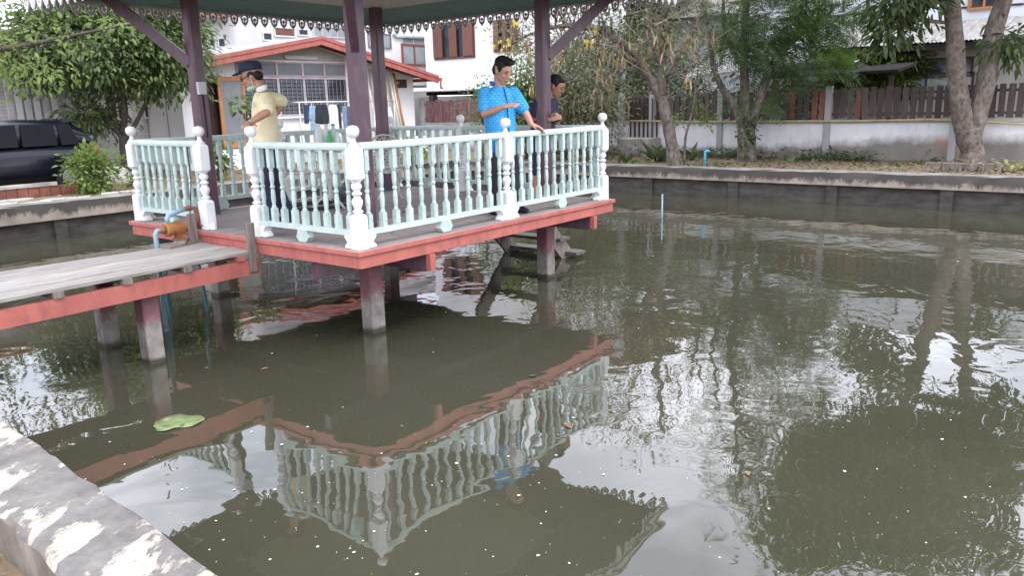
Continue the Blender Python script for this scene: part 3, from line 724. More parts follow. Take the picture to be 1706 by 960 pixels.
# ================================================================== BUILDINGS
def PL(axis, c):                     # a facade plane facing -axis; (u, out, z) -> place
    return (lambda u, o, z: Vector((u, c - o, z))) if axis == 'y' else (lambda u, o, z: Vector((c - o, u, z)))
def fbox(P, u0, u1, o0, o1, z0, z1):
    a, b_ = P(u0, o0, z0), P(u1, o1, z1); return MB().box(a.x, b_.x, a.y, b_.y, a.z, b_.z)
def window(par, P, u0, u1, z0, z1, fm, pm, nx=2, nz=1, fw=.05, proud=.05, name='window'):
    u0, u1 = min(u0, u1), max(u0, u1); m = MB()
    def bx(a, b_, c, d, o=proud):
        q, r = P(a, .0, c), P(b_, o, d); m.box(q.x, r.x, q.y, r.y, q.z, r.z)
    bx(u0 - fw, u1 + fw, z1, z1 + fw); bx(u0 - fw, u1 + fw, z0 - fw, z0, proud + .02); bx(u0 - fw, u0, z0, z1); bx(u1, u1 + fw, z0, z1)
    for i in range(1, nx): q = u0 + (u1 - u0) * i / nx; bx(q - fw * .4, q + fw * .4, z0, z1, proud - .006)
    for i in range(1, nz): q = z0 + (z1 - z0) * i / nz; bx(u0, u1, q - fw * .4, q + fw * .4, proud - .010)
    w_ = m.build(name, fm, par)
    for i in range(nx):
        for k in range(nz):
            a = u0 + (u1 - u0) * i / nx; c = z0 + (z1 - z0) * k / nz
            fbox(P, a + fw * .3, a + (u1 - u0) / nx - fw * .3, .004, .02, c + .01, c + (z1 - z0) / nz - .01).build('pane', pm, w_)
    return w_
def louvres(par, P, u0, u1, z0, z1, n, mat, tilt=.03):
    m = MB(); h = (z1 - z0) / n
    for i in range(n):
        z = z0 + i * h
        m.hexa([P(u0, .015, z + h * .95), P(u1, .015, z + h * .95), P(u1, .015 + tilt, z), P(u0, .015 + tilt, z), P(u0, .021, z + h * .95 + .006), P(u1, .021, z + h * .95 + .006), P(u1, .021 + tilt, z + .006), P(u0, .021 + tilt, z + .006)])
    return m.build('louvre_blades', mat, par)

# ---- house with the red gable
HA_Y = 14.8
HA = thing('house', 'low white house with a red-edged gable roof and louvre windows', 'house', (11.4, HA_Y + 3, GZ))
PA = PL('y', HA_Y)
FZ = 1.14
rdg = on_y(535, 62, 14.1); eL = on_y(338, 99, 14.1); eR = on_y(730, 128, 14.1)
sL = (rdg.z - eL.z) / (rdg.x - eL.x); sR = (rdg.z - eR.z) / (eR.x - rdg.x)
eL = Vector((6.75, 14.1, rdg.z - sL * (rdg.x - 6.75)))
def roof_z(x): return rdg.z - (sL * (rdg.x - x) if x < rdg.x else sR * (x - rdg.x))
xl, xr = 7.13, 15.72
gw = [Vector((xl, HA_Y, GZ - .1)), Vector((xr, HA_Y, GZ - .1)), Vector((xr, HA_Y, roof_z(xr) - .10)), Vector((rdg.x, HA_Y, rdg.z - .10)), Vector((xl, HA_Y, roof_z(xl) - .10))]
MB().prism(gw, (0, .15, 0)).build('front_wall', HOUSEW, HA)
MB().box(xl, xl + .15, HA_Y + .15, 21, GZ - .1, roof_z(xl) - .12).build('side_wall', HOUSEW, HA)
MB().box(xr - .15, xr, HA_Y + .15, 21, GZ - .1, roof_z(xr) - .12).build('side_wall', HOUSEW, HA)
GABLEG = M('grey_gable', (0.50, 0.49, 0.47), None, 2, rough=.8)  # plain grey for the panel above the window band
gz0 = 3.55
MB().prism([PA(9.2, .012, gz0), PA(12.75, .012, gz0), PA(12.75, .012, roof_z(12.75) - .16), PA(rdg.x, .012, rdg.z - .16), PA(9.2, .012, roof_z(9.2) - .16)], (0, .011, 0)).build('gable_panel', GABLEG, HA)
RF = MB()
for (p, q) in ((eL, rdg), (rdg, eR)):
    up = Vector((0, 0, .05)); bk = Vector((0, 7.2, 0))
    RF.hexa([p, q, q + bk, p + bk, p + up, q + up, q + bk + up, p + bk + up])
rf = RF.build('roof', CORR, HA)
SOFR = M('dark_red_soffit', (.20, .06, .05), None, 3, rough=.7)
for (p, q) in ((eL, rdg), (rdg, eR)):
    dn = Vector((0, 0, -.20)); 
    MB().hexa([p + dn + Vector((0, -.02, 0)), q + dn + Vector((0, -.02, 0)), q + dn + Vector((0, .05, 0)), p + dn + Vector((0, .05, 0)), p + Vector((0, -.02, .0)), q + Vector((0, -.02, .0)), q + Vector((0, .05, -.0)), p + Vector((0, .05, -.0))]).build('barge_board', REDP, rf)
    MB().hexa([p + Vector((0, -.045, -.05)), q + Vector((0, -.045, -.05)), q + Vector((0, -.021, -.05)), p + Vector((0, -.021, -.05)), p + Vector((0, -.045, .045)), q + Vector((0, -.045, .045)), q + Vector((0, -.021, .045)), p + Vector((0, -.021, .045))]).build('barge_cap', REDP, rf)
    MB().hexa([p + Vector((0, .06, -.06)), q + Vector((0, .06, -.06)), q + Vector((0, .68, -.06)), p + Vector((0, .68, -.06)), p + Vector((0, .06, -.003)), q + Vector((0, .06, -.003)), q + Vector((0, .68, -.003)), p + Vector((0, .68, -.003))]).build('soffit', SOFR, rf)
g0 = Vector((eR.x + .03, 14.0, eR.z - .08))
MB().bar(g0, g0 + Vector((0, 7, 0)), .12, .11).build('gutter', REDP, rf)
MB().tube([g0 + Vector((-.02, .0, -.05)), g0 + Vector((-.03, 0, -.22)), g0 + Vector((-.02, 0, -.28)), g0 + Vector((.05, 0, -.29))], .035, 8).build('downspout', REDP, rf)
# windows: four bays, screens above, louvres below
bays = [on_y(p, 150, HA_Y).x for p in (395, 462, 505, 541, 576)]
zt, zm, z0 = 3.50, 3.06, 1.99
PINK = M('pinkish_window_frame', (.55, .40, .42), None, 5, rough=.6); FRW = M('pale_lilac_frame', (.62, .57, .62), None, 5, rough=.6)
for i in range(4):
    a, b_ = bays[i] + .05, bays[i + 1] - .02
    w1 = window(HA, PA, a, b_, zm + .06, zt - .03, PINK, SCREEN, 1, 1, .035, .04, 'screen_panel')
    w2 = window(HA, PA, a, b_, z0 + .02, zm - .04, FRW, GLASS, 1, 1, .04, .06)
    louvres(w2, PA, a + .01, b_ - .01, z0 + .04, zm - .06, 9, GLASS)
    m = MB()
    for k in range(5): m.bar(PA(a + (b_ - a) * (k + .5) / 5, .012 + .045, z0 + .03), PA(a + (b_ - a) * (k + .5) / 5, .057, zm - .05), .008, .008, (1, 0, 0))
    m.build('window_bars', METAL, w2)
fbox(PA, bays[0] - .1, bays[-1] + .04, .0, .09, z0 - .10, z0 - .03).build('window_sill', HOUSEW, HA)
a = on_y(332, 150, HA_Y).x; b_ = on_y(367, 150, HA_Y).x
dr = window(HA, PA, a, b_, FZ, 3.04, DARKBROWN, DARKBROWN, 1, 4, .05, .05, 'door')
MB().ell(PA(b_ - .06, .09, 2.05), .03, .03, .03, 8, 5).build('door_handle', METAL, dr)
# screen door standing open
a, b_ = on_y(362, 150, 14.55).x, on_y(407, 150, 14.55).x
P2 = PL('y', 14.55)
sd = MB()
for (u0, u1, c, d) in ((a, a + .10, FZ + .02, 3.06), (b_ - .10, b_, FZ + .02, 3.06), (a + .1, b_ - .1, 2.95, 3.06), (a + .1, b_ - .1, FZ + .02, FZ + .16)):
    q, r = P2(u0, 0, c), P2(u1, .04, d); sd.box(q.x, r.x, q.y, r.y, q.z, r.z)
sdo = sd.build('screen_door', ORANGE, HA)
fbox(P2, a + .09, b_ - .09, .012, .024, FZ + .1, 2.98).build('insect_screen', SCREEN, sdo)
MB().box(a - .55, b_ + 8.0, 14.28, 14.79, GZ - .1, FZ - .015).build('plinth', HOUSEW, HA)
MB().box(a - .2, b_ + .5, 13.92, 14.279, GZ - .1, FZ - .2).build('step', HOUSEW, HA)
lt = MB().box(10.45, 11.65, HA_Y - .09, HA_Y - .03, 3.60, 3.68).build('lamp_casing', HOUSEG, HA)
MB().tube([(10.5, HA_Y - .105, 3.60), (11.6, HA_Y - .105, 3.60)], .018, 8).build('fluorescent_tube', WHITE, lt)
# house number plate
q0, q1 = on_y(654, 132, HA_Y), on_y(677, 146, HA_Y)
sg = thing('number_plate', 'small dark brown number plate at the right end of the house front', 'sign', (q0.x, HA_Y, q1.z))
MB().box(q0.x, q1.x, HA_Y - .03, HA_Y - .002, q1.z, q0.z).build('board', DARKBROWN, sg)
def text_obj(name, body, size, mat, parent, loc, rot):
    cu = bpy.data.curves.new(name, 'FONT'); cu.body = body; cu.size = size; cu.extrude = .002
    to = bpy.data.objects.new(name, cu); COL.objects.link(to)
    bpy.context.view_layer.update()
    me = bpy.data.meshes.new_from_object(to.evaluated_get(bpy.context.evaluated_depsgraph_get()))
    bpy.data.objects.remove(to); me.materials.append(mat)
    o = bpy.data.objects.new(name, me); COL.objects.link(o); o.parent = parent; o.location = Vector(loc) - wl(parent); o.rotation_euler = rot
    return o
text_obj('numerals', '141', .14, LACEW, sg, (q0.x + .07, HA_Y - .033, q1.z + .12), (PI / 2, 0, 0))
# poles leaning on the house front
def poles(cat_label, xs, top, mat, r, name, grp=None):
    for i, (x, zt_, dx, lab) in enumerate(xs):
        o = MB().tube([(x + dx, HA_Y - .45, GZ + .25), (x + dx * .5, HA_Y - .26, (GZ + zt_) / 2), (x, HA_Y - .09, zt_)], [r, r * .95, r * .85], 7).build(name, mat, None, True, (x + dx, HA_Y - .45, GZ))
        tag(o, lab, cat_label, grp)
BAMB = M('bleached_bamboo', (.62, .58, .50), (.46, .42, .35), 8, sc3=(1, 1, .4), rough=.6)
px_p = [(606, 118), (613, 116), (617, 115), (622, 115), (633, 112), (643, 113), (647, 112)]
ORD = ('leftmost', 'second from left', 'third from left', 'middle', 'third from right', 'second from right', 'rightmost')
poles('pole', [(on_y(p, q, HA_Y).x, on_y(p, q, HA_Y).z, .15, ORD[i_] + ' of the pale bamboo poles leaning on the house front') for i_, (p, q) in enumerate(px_p)], 0, BAMB, .045, 'bamboo_pole', 'bamboo poles leaning on the house front')
poles('pole', [(on_y(652, 121, HA_Y).x, on_y(652, 121, HA_Y).z, .12, 'orange-brown pole leaning against the house beside the number plate')], 0, ORANGE, .06, 'leaning_pole')

# ---- side wing behind the left tree, painted brick courses
WG = thing('house_wing', 'pale brick wing of the house behind the left tree', 'house', (3, 16.6, GZ))
WBR = M('pale_painted_brick', (.52, .52, .54), (.44, .44, .46), 3, rough=.8)
def brickmat():
    m, t, b_, o = nodes_of('painted_brick_courses')
    v = coords(t, (1, 1, 1)); s = t.nodes.new('ShaderNodeSeparateXYZ'); t.links.new(v, s.inputs[0])
    c = t.nodes.new('ShaderNodeCombineXYZ'); t.links.new(s.outputs[0], c.inputs[0]); t.links.new(s.outputs[2], c.inputs[1])
    br = t.nodes.new('ShaderNodeTexBrick'); t.links.new(c.outputs[0], br.inputs['Vector']); br.inputs['Scale'].default_value = 1
    br.inputs['Brick Width'].default_value = .22; br.inputs['Row Height'].default_value = .085; br.inputs['Mortar Size'].default_value = .008
    br.inputs['Color1'].default_value = (.52, .51, .53, 1); br.inputs['Color2'].default_value = (.47, .46, .48, 1); br.inputs['Mortar'].default_value = (.33, .32, .33, 1)
    t.links.new(br.outputs['Color'], b_.inputs['Base Color']); b_.inputs['Roughness'].default_value = .85
    bump(t, b_, br.outputs['Fac'], -.4, .01); return m
WBRICK = brickmat()
PW = PL('y', 16.6)
MB().box(-14, 7.1, 16.6, 16.8, GZ - .1, 3.6).build('wall', WBRICK, WG)
MB().hexa([(-14, 15.9, 3.45), (7.1, 15.9, 3.45), (7.1, 22, 4.6), (-14, 22, 4.6), (-14, 15.9, 3.52), (7.1, 15.9, 3.52), (7.1, 22, 4.68), (-14, 22, 4.68)]).build('roof', TILE, WG)
for p0, p1 in ((100, 148), (176, 212), (240, 268)):
    a, b_ = on_y(p0, 180, 16.6).x, on_y(p1, 180, 16.6).x
    window(WG, PW, a, b_, 2.05, 3.0, HOUSEG, GLASSL if p0 == 100 else GLASS, 2, 1, .05, .05)
a = on_y(273, 200, 16.0).x
MB().box(a - .04, a + .06, 15.5, 15.58, GZ - .1, 3.2).build('door_post', ORANGE, WG)
MB().box(a + .06, xl - .002, 15.56, 15.62, GZ - .1, 3.2).build('grey_door', M('grey_door_paint', (.34, .34, .40), None, 3), WG)
# grey gate panels at the far left
for i in range(6):
    p = on_y(8 + i * 15, 150, 16.2)
    MB().box(p.x, p.x + .13, 16.18, 16.24, GZ, 3.1).build('gate_slat', HOUSEG if i % 2 else WBR, WG)

# ---- upper storey behind the gable
HC = thing('house', 'tall pale house rising behind the red gable roof', 'house', (14, 20.2, GZ))
PC = PL('y', 20.2)
c0, c1 = on_y(250, 60, 20.2).x, on_y(712, 60, 20.2).x
MB().box(c0, c1, 20.2, 20.4, GZ - .1, 6.35).build('front_wall', HOUSEG, HC)
MB().box(on_y(575, 60, 20.2).x, c1, 20.05, 20.199, 3.0, 6.34).build('white_bay', HOUSEW, HC)
MB().box(c1 - .2, c1, 20.41, 27, GZ - .1, 6.35).build('side_wall', HOUSEG, HC)
tl = on_y(345, 42, 19.6)
MB().hexa([(c0 - 1, 19.5, tl.z), (on_y(402, 30, 19.5).x, 19.5, tl.z + .35), (on_y(402, 30, 19.5).x, 27, 7.6), (c0 - 1, 27, 7.4), (c0 - 1, 19.5, tl.z + .12), (on_y(402, 30, 19.5).x, 19.5, tl.z + .47), (on_y(402, 30, 19.5).x, 27, 7.75), (c0 - 1, 27, 7.5)]).build('tiled_roof', TILE, HC)
MB().hexa([(on_y(402, 30, 19.5).x + .02, 19.5, 6.30), (c1 + .6, 19.5, 6.30), (c1 + .6, 27, 7.9), (on_y(402, 30, 19.5).x + .02, 27, 7.9), (on_y(402, 30, 19.5).x + .02, 19.5, 6.42), (c1 + .6, 19.5, 6.42), (c1 + .6, 27, 8.02), (on_y(402, 30, 19.5).x + .02, 27, 8.02)]).build('roof', TILE, HC)
def pwin(par, P, pxr, f, fm, pm, nx=2, nz=1, proud=.05, fw=.05):
    A_, B_ = f(pxr[0], pxr[1]), f(pxr[2], pxr[3])
    u = (lambda v: v.x) if f(0, 0).y == f(9, 9).y else (lambda v: v.y)
    return window(par, P, u(A_), u(B_), min(A_.z, B_.z), max(A_.z, B_.z), fm, pm, nx, nz, fw, proud)
fC = lambda p, q: on_y(p, q, 20.2); fC2 = lambda p, q: on_y(p, q, 20.05)
for r_ in ((363, 64, 374, 77), (438, 55, 452, 66), (497, 49, 512, 58)): pwin(HC, PC, r_, fC, HOUSEG, GLASS, 1, 1)
pwin(HC, PC, (457, 46, 490, 60), fC, HOUSEG, BROWN, 1, 1)
pwin(HC, PC, (522, 44, 573, 62), fC, FRW, GLASSL, 4, 1)
PC2 = PL('y', 20.05)
pwin(HC, PC2, (613, 56, 650, 79), fC2, M('lilac_frame_dark', (.30, .22, .26), None, 4), GLASSL, 1, 1)
wr = pwin(HC, PC2, (670, 75, 709, 107), fC2, M('red_brown_frame', (.28, .07, .05), None, 4), GLASSL, 2, 1, .06, .08)
pwin(HC, PC2, (670, 63, 706, 73), fC2, HOUSEG, SCREEN, 2, 1, .04, .03)
MB().tube([on_y(656, 56, 19.98), on_y(660, 61, 19.98), on_y(708, 62, 19.98), on_y(711, 64, 19.98), on_y(713, 150, 19.98)], .055, 8).build('drain_pipe', M('pale_blue_pipe', (.42, .52, .56), None, 5), HC)

# ---- white two-storey house on posts with brown shutters
HB_X = 19.0
HB = thing('house', 'white two-storey house with brown wooden shutters and an open shaded ground floor', 'house', (HB_X, 14, GZ))
PB = PL('x', HB_X); fB = lambda p, q: on_x(p, q, HB_X)
y0_, y1_ = 8.5, fB(709, 100).y
zb_ = fB(760, 149).z
MB().box(HB_X, HB_X + .2, y0_, y1_, zb_, 7.0).build('upper_wall', HOUSEW, HB)
MB().box(HB_X + .2, 26, y1_ - .2, y1_, zb_, 7.0).build('side_wall', HOUSEG, HB)
MB().box(HB_X - .05, 26, y0_, y1_, zb_ - .18, zb_ - .001).build('floor_slab', DARKROOF, HB)
MB().box(HB_X - .02, HB_X + .001, y0_, y1_, zb_ - .02, zb_ + .05).build('sill_band', HOUSEG, HB)
MB().box(HB_X + 2.5, HB_X + 2.7, 6, y1_ + 3, GZ - .1, zb_ - .2).build('ground_floor_wall', HOUSEB, HB)
for y in (9.5, 12.0, 14.6, 17.2): MB().box(HB_X + .1, HB_X + .35, y - .12, y + .12, GZ - .1, zb_ - .18).build('ground_floor_post', HOUSEG, HB)
MB().hexa([(HB_X - .9, y0_ - .5, 6.95), (27, y0_ - .5, 6.95), (27, y1_ + .6, 6.95), (HB_X - .9, y1_ + .6, 6.95), (HB_X + 3, y0_ + 3, 8.4), (23, y0_ + 3, 8.4), (23, y1_ - 3, 8.4), (HB_X + 3, y1_ - 3, 8.4)]).build('roof', TILE, HB)
def shutterwin(r_):
    A_, B_ = fB(r_[0], r_[1]), fB(r_[2], r_[3]); ya_, yb_ = min(A_.y, B_.y), max(A_.y, B_.y); z0_, z1_ = min(A_.z, B_.z), max(A_.z, B_.z)
    wn = window(HB, PB, ya_, yb_, z0_, z1_, BROWN, GLASS, 2, 1, .06, .06)
    L = yb_ - ya_
    for (f0, f1, o0) in ((-.02, .23, .07), (.40, .60, .05), (.78, 1.02, .07)):
        sh = fbox(PB, ya_ + L * f0, ya_ + L * f1, .062, .062 + o0, z0_ + .02, z1_ + .01).build('shutter', BROWN, wn)
shutterwin((725, 42, 790, 93)); shutterwin((825, 36, 862, 82))
# sheet-metal lean-to roof and blue tarp under it
MB().hexa([(16.8, 12.8, 2.62), (19.2, 12.8, 2.8), (19.2, 18.5, 2.8), (16.8, 18.5, 2.62), (16.8, 12.8, 2.66), (19.2, 12.8, 2.84), (19.2, 18.5, 2.84), (16.8, 18.5, 2.66)]).build('lean_to_roof', HOUSEG, HB)

# ---- house behind the picket fence on the right
HD_X = 20.0
HD = thing('house', 'beige house with a corrugated lean-to roof and white upper storey behind the picket fence', 'house', (HD_X, -1, GZ))
PD = PL('x', HD_X); fD = lambda p, q: on_x(p, q, HD_X)
yD0, yD1 = -9.0, fD(1448, 120).y
MB().box(HD_X, HD_X + .2, yD0, yD1, GZ - .1, 3.5).build('lower_wall', HOUSEB, HD)
MB().box(HD_X + .2, 23, yD1 - .2, yD1, GZ - .1, 3.5).build('side_wall', HOUSEB, HD)
wd = pwin(HD, PD, (1508, 126, 1617, 160), fD, TRIM, GLASSL, 3, 1, .06, .05)
pwin(HD, PD, (1508, 102, 1617, 124), fD, TRIM, GLASS, 3, 1, .06, .05)
# corrugated sheets, one beside the other
zE, zU, xE, xU = 3.38, 4.12, 19.2, 22.2
NS = 12; yw = 9.2 / NS
for row in range(3):
    for i in range(NS):
        ya_ = 2.6 - (i + 1) * yw; m = MB(); n = 22; A_, B_ = [], []
        f0, f1 = row / 3, (row + 1.08) / 3 if row < 2 else 1.0
        rs = []
        for k in range(n + 1):
            y = ya_ - .03 + (yw + .05) * k / n; dz = .020 * math.sin(2 * PI * y / .098) + (.012 * (i % 2)) - .016 * row + .045
            rs.append([Vector((xE + (xU - xE) * f0, y, zE + (zU - zE) * f0 + dz)), Vector((xE + (xU - xE) * f1, y, zE + (zU - zE) * f1 + dz)), Vector((xE + (xU - xE) * f1, y, zE + (zU - zE) * f1 + dz - .008)), Vector((xE + (xU - xE) * f0, y, zE + (zU - zE) * f0 + dz - .008))])
        m.rings(rs).build('roof_sheet', CORR, HD)
MB().box(xE + .02, xE + .10, -9, 2.6, zE - .14, zE - .02).build('eave_board', DARKROOF, HD)
MB().hexa([(xE, -9, zE - .04), (xU, -9, zU - .04), (xU, 2.6, zU - .04), (xE, 2.6, zE - .04), (xE, -9, zE - .02), (xU, -9, zU - .02), (xU, 2.6, zU - .02), (xE, 2.6, zE - .02)]).build('roof_lining', DARKROOF, HD)
PU = PL('x', 22.3); fU = lambda p, q: on_x(p, q, 22.3)
UW = M('cool_white_panel', (.70, .73, .78), (.64, .67, .72), 1.5, rough=.75, rnd=.0)
MB().box(22.3, 22.5, -12, 6.0, 3.2, 5.25).build('upper_wall', UW, HD)
for (pa, pb) in (((1300, 33), (1535, 14)), ((1575, 14), (1706, 6))):
    A_, B_ = fU(*pa), fU(*pb); MB().bar(A_ - Vector((.02, 0, 0)), B_ - Vector((.02, 0, 0)), .03, .05).build('trim_strip', TRIM, HD)
for p in (1405, 1447, 1535, 1575):
    A_ = fU(p, 18); MB().box(22.26, 22.298, A_.y - .03, A_.y + .03, A_.z, 5.2).build('trim_strip', TRIM, HD)
pwin(HD, PU, (1620, -14, 1662, 9), fU, ORANGE, GLASS, 2, 1, .06, .08)
MB().hexa([(22.1, -12.4, 5.26), (29, -12.4, 5.26), (29, 6.4, 5.26), (22.1, 6.4, 5.26), (24.5, -11, 5.6), (27, -11, 5.6), (27, 5, 5.6), (24.5, 5, 5.6)]).build('roof', TILE, HD)

# dark lean-to shed beside it
SH = thing('shed', 'dark open lean-to shed behind the picket fence between the trees', 'shed', (18.5, 3.2, GZ))
A_, B_ = on_x(1310, 127, 17.5), on_x(1500, 116, 17.5)
MB().hexa([(17.3, B_.y, B_.z - .06), (20, B_.y, B_.z + .25), (20, A_.y + .6, A_.z + .2), (17.3, A_.y + .6, A_.z - .06), (17.3, B_.y, B_.z + .01), (20, B_.y, B_.z + .32), (20, A_.y + .6, A_.z + .27), (17.3, A_.y + .6, A_.z + .01)]).build('roof', DARKROOF, SH)
for y in (B_.y + .2, 2.4, A_.y + .3): MB().box(17.5, 17.6, y - .05, y + .05, GZ - .1, 2.6).build('post', DARKBROWN, SH)
MB().hexa([(17.0, 2.0, 2.95), (17.0, 5.4, 2.7), (20, 5.4, 3.6), (20, 2.0, 3.85), (17.0, 2.0, 3.0), (17.0, 5.4, 2.75), (20, 5.4, 3.65), (20, 2.0, 3.9)]).build('upper_roof', CORR, SH)
MB().box(20.3, 20.5, 1.2, 8, GZ - .1, 2.6).build('back_wall', UW, SH)
# pale house glimpsed between the trees
HE = thing('house', 'white house with a yellow window panel glimpsed between the tree trunks', 'house', (25, 7, GZ))
fE = lambda p, q: on_x(p, q, 25)
MB().box(25, 25.2, 3, 12.5, GZ - .1, 5.2).build('wall', UW, HE)
MB().hexa([(24.2, 2.5, 5.1), (30, 2.5, 5.1), (30, 13, 5.1), (24.2, 13, 5.1), (26.5, 4, 6.6), (28, 4, 6.6), (28, 11, 6.6), (26.5, 11, 6.6)]).build('roof', CORR, HE)
pwin(HE, PL('x', 25), (1219, 84, 1226, 107), fE, HOUSEW, M('yellow_panel', (.72, .45, .04), None, 3), 1, 1)
pwin(HE, PL('x', 25), (1196, 80, 1204, 108), fE, HOUSEG, GLASS, 1, 1)
pwin(HE, PL('x', 25), (1250, 98, 1263, 110), fE, ORANGE, M('orange_panel', (.5, .15, .08), None, 3), 1, 1)

# ================================================================== BOUNDARY WALL AND FENCE
BWX = 16.0
BW = thing('boundary_wall', 'stained white boundary wall carrying a dark picket fence along the far bank', 'wall', (BWX, 2, GZ))
BZ = 1.57
boxpart('wall_body', STAINW, BW, BWX, BWX + .12, -16, 14.9, GZ - .2, BZ - .07)
boxpart('wall_cap', M('grey_wall_cap', (.42, .41, .40), (.32, .31, .30), 3, rough=.85, dirt=(.12, .11, .10), dirt_amt=.5), BW, BWX - .03, BWX + .15, -16, 14.9, BZ - .069, BZ)
PGREY = M('grey_concrete_post', (.40, .40, .41), (.28, .28, .28), 3, sc3=(1, 1, .5), rough=.85, dirt=(.13, .12, .11), dirt_amt=.5, dirt_scale=3)
pys = [on_x(p, 200, BWX).y for p in (704, 1035, 1086, 1200, 1379, 1590)]
pys += [pys[-1] - 2.75, pys[-1] - 5.5, pys[-1] - 8.2, 11.2, 9.2]
for y in pys: bevel(boxpart('concrete_post', PGREY, BW, BWX - .06, BWX + .085, y - .075, y + .075, GZ - .2, 2.36 + rng.uniform(-.03, .03)), .008, 1)
for z in (1.70, 2.18): boxpart('fence_rail', FENCEW, BW, BWX + .06, BWX + .10, -16, 14.9, z - .03, z + .03)
def picket_mesh(name, wd, h, mat):
    m = MB().box(-.011, .011, -wd / 2, wd / 2, 0, h); me = m.mesh(name); me.materials.append(mat); return me
pk = [picket_mesh('picket', .135, .72, FENCEW), picket_mesh('picket', .125, .70, FENCEW), picket_mesh('picket', .13, .71, FENCER), picket_mesh('picket', .15, .70, FENCEM), picket_mesh('picket', .14, .72, FENCEM)]
y = 14.8; red_spots = [on_x(p, 170, BWX).y for p in (1320, 1352, 1364, 1433)]
while y > -9.5:
    far = y > 8.6
    st = .155 if far else .168
    near_red = any(abs(y - q) < .085 for q in red_spots)
    me = pk[3 + rng.randrange(2)] if far else (pk[2] if near_red else pk[rng.randrange(2)])
    if not any(abs(y - q) < .10 for q in pys) and not (pys[2] < y < pys[1] and False):
        o = put('picket', me, BW, (BWX + .045 + rng.uniform(-.004, .004), y, BZ + .03 + rng.uniform(-.02, .02)), 0)
        o.rotation_euler = (rng.uniform(-.022, .022), 0, rng.uniform(-.03, .03))
    y -= st + rng.uniform(-.008, .022)
# old concrete block and barred hatch in the wall by the corner post
CBK = thing('concrete_block', 'mossy concrete block against the white wall beside the pavilion corner', 'block', (15.6, 6.4, GZ))
A_, B_ = on_x(1030, 230, 15.4), on_x(1084, 270, 15.4)
wobbly_bar(15.4, 15.98, B_.y, A_.y, GZ - .2, A_.z, 'y', .015, .3, 9).build('block_body', CONC, CBK, auto=40)
for k in range(7): 
    y = B_.y + .12 + (A_.y - B_.y - .2) * k / 6; MB().box(15.93, 15.97, y - .02, y + .02, A_.z + .002, 2.2).build('bar', DARKBROWN, CBK)
pole_p = [on_x(p, q, BWX - .12) for p, q in ((1050, 201), (1200, 203), (1400, 202), (1550, 199), (1640, 203), (1706, 207), (1760, 206))]
tag(MB().tube(pole_p, .022, 7).build('bamboo_pole', M('yellow_bamboo', (.42, .36, .16), (.30, .25, .10), 6, rough=.5), None, True, pole_p[0]), 'long yellow bamboo pole resting along the top of the white wall', 'pole')
pp = on_x(1253, 232, BWX - .06)
tag(MB().tube([pp + Vector((0, 0, .55)), pp + Vector((-.02, .02, .2)), pp + Vector((-.05, .05, -.35)), pp + Vector((-.02, .1, -.75))], .02, 6).build('black_hose', BLACKRUB, None, True, (pp.x, pp.y, GZ)), 'black hose hanging down the white wall beside the feathery tree', 'hose')

# ================================================================== VEGETATION
L_T1 = leaf_mat('glossy_green_leaves', (.038, .064, .026), (.10, .15, .055), (.22, .29, .10), trans=.42)
L_LIME = leaf_mat('lime_leaves', (.07, .12, .025), (.15, .23, .05), (.29, .37, .11), trans=.45)
L_GREY = leaf_mat('grey_green_leaves', (.055, .07, .032), (.125, .15, .066), (.24, .26, .125))
L_FEATH = leaf_mat('feathery_dark_leaves', (.028, .056, .020), (.065, .122, .040), (.145, .225, .062), trans=.45)
L_FEATHL = leaf_mat('feathery_light_leaves', (.05, .12, .02), (.11, .23, .035), (.22, .36, .06), trans=.45)
L_MANGO = leaf_mat('broad_dark_leaves', (.026, .046, .018), (.060, .095, .034), (.13, .18, .06), trans=.45)
L_OLEA = leaf_mat('oleander_leaves', (.03, .06, .02), (.08, .15, .035), (.25, .33, .07), trans=.4)
L_BACK = leaf_mat('background_leaves', (.026, .042, .018), (.060, .085, .036), (.13, .165, .07))
L_DRY = leaf_mat('dry_leaves', (.085, .05, .028), (.17, .11, .06), (.33, .24, .14), trans=.1)
L_POD = leaf_mat('dry_tan_pods', (.26, .17, .08), (.40, .28, .15), (.58, .44, .27), trans=.15)
DIA = (np.array([[0, 0, 0], [.45, .5, .08], [1, 0, -.06], [.45, -.5, .08]], float), [[0, 1, 2, 3]])
LONG = (np.array([[0, 0, 0], [.3, .5, .05], [.72, .36, .0], [1, 0, -.12], [.72, -.36, .0], [.3, -.5, .05]], float), [[0, 1, 2, 3], [0, 3, 4, 5]])
def frond_tpl(n=9):
    V, Fc = [], []
    for i in range(n):
        f = .12 + .88 * i / n; l = .42 * math.sin(PI * (.15 + .8 * i / n)) + .05
        for s in (-1, 1):
            k = len(V); x = f; dr = -.25 * f * f
            V += [[x, 0, dr], [x + .05, s * l * .5, dr - .02], [x + .10, s * l, dr - .06 - .12 * l], [x + .09, s * l * .5, dr - .03]]
            Fc.append([k, k + 1, k + 2, k + 3])
    return np.array(V), Fc
FROND = frond_tpl()
def leaves_mesh(name, tpl, pos, dirs, ups, size, width, mat):
    T, Fc = tpl; n = len(pos); D = dirs / np.linalg.norm(dirs, axis=1)[:, None]
    S = np.cross(ups, D); S /= np.maximum(np.linalg.norm(S, axis=1), 1e-6)[:, None]; U = np.cross(D, S)
    size = np.asarray(size)[:, None, None]; w_ = np.asarray(width)[:, None, None]
    V = pos[:, None, :] + T[None, :, 0:1] * size * D[:, None, :] + T[None, :, 1:2] * w_ * S[:, None, :] + T[None, :, 2:3] * size * U[:, None, :]
    k = len(T); Fq = (np.arange(n)[:, None, None] * k + np.array(Fc)[None]).reshape(-1, len(Fc[0]))
    return np_mesh(name, V.reshape(-1, 3), Fq, mat)
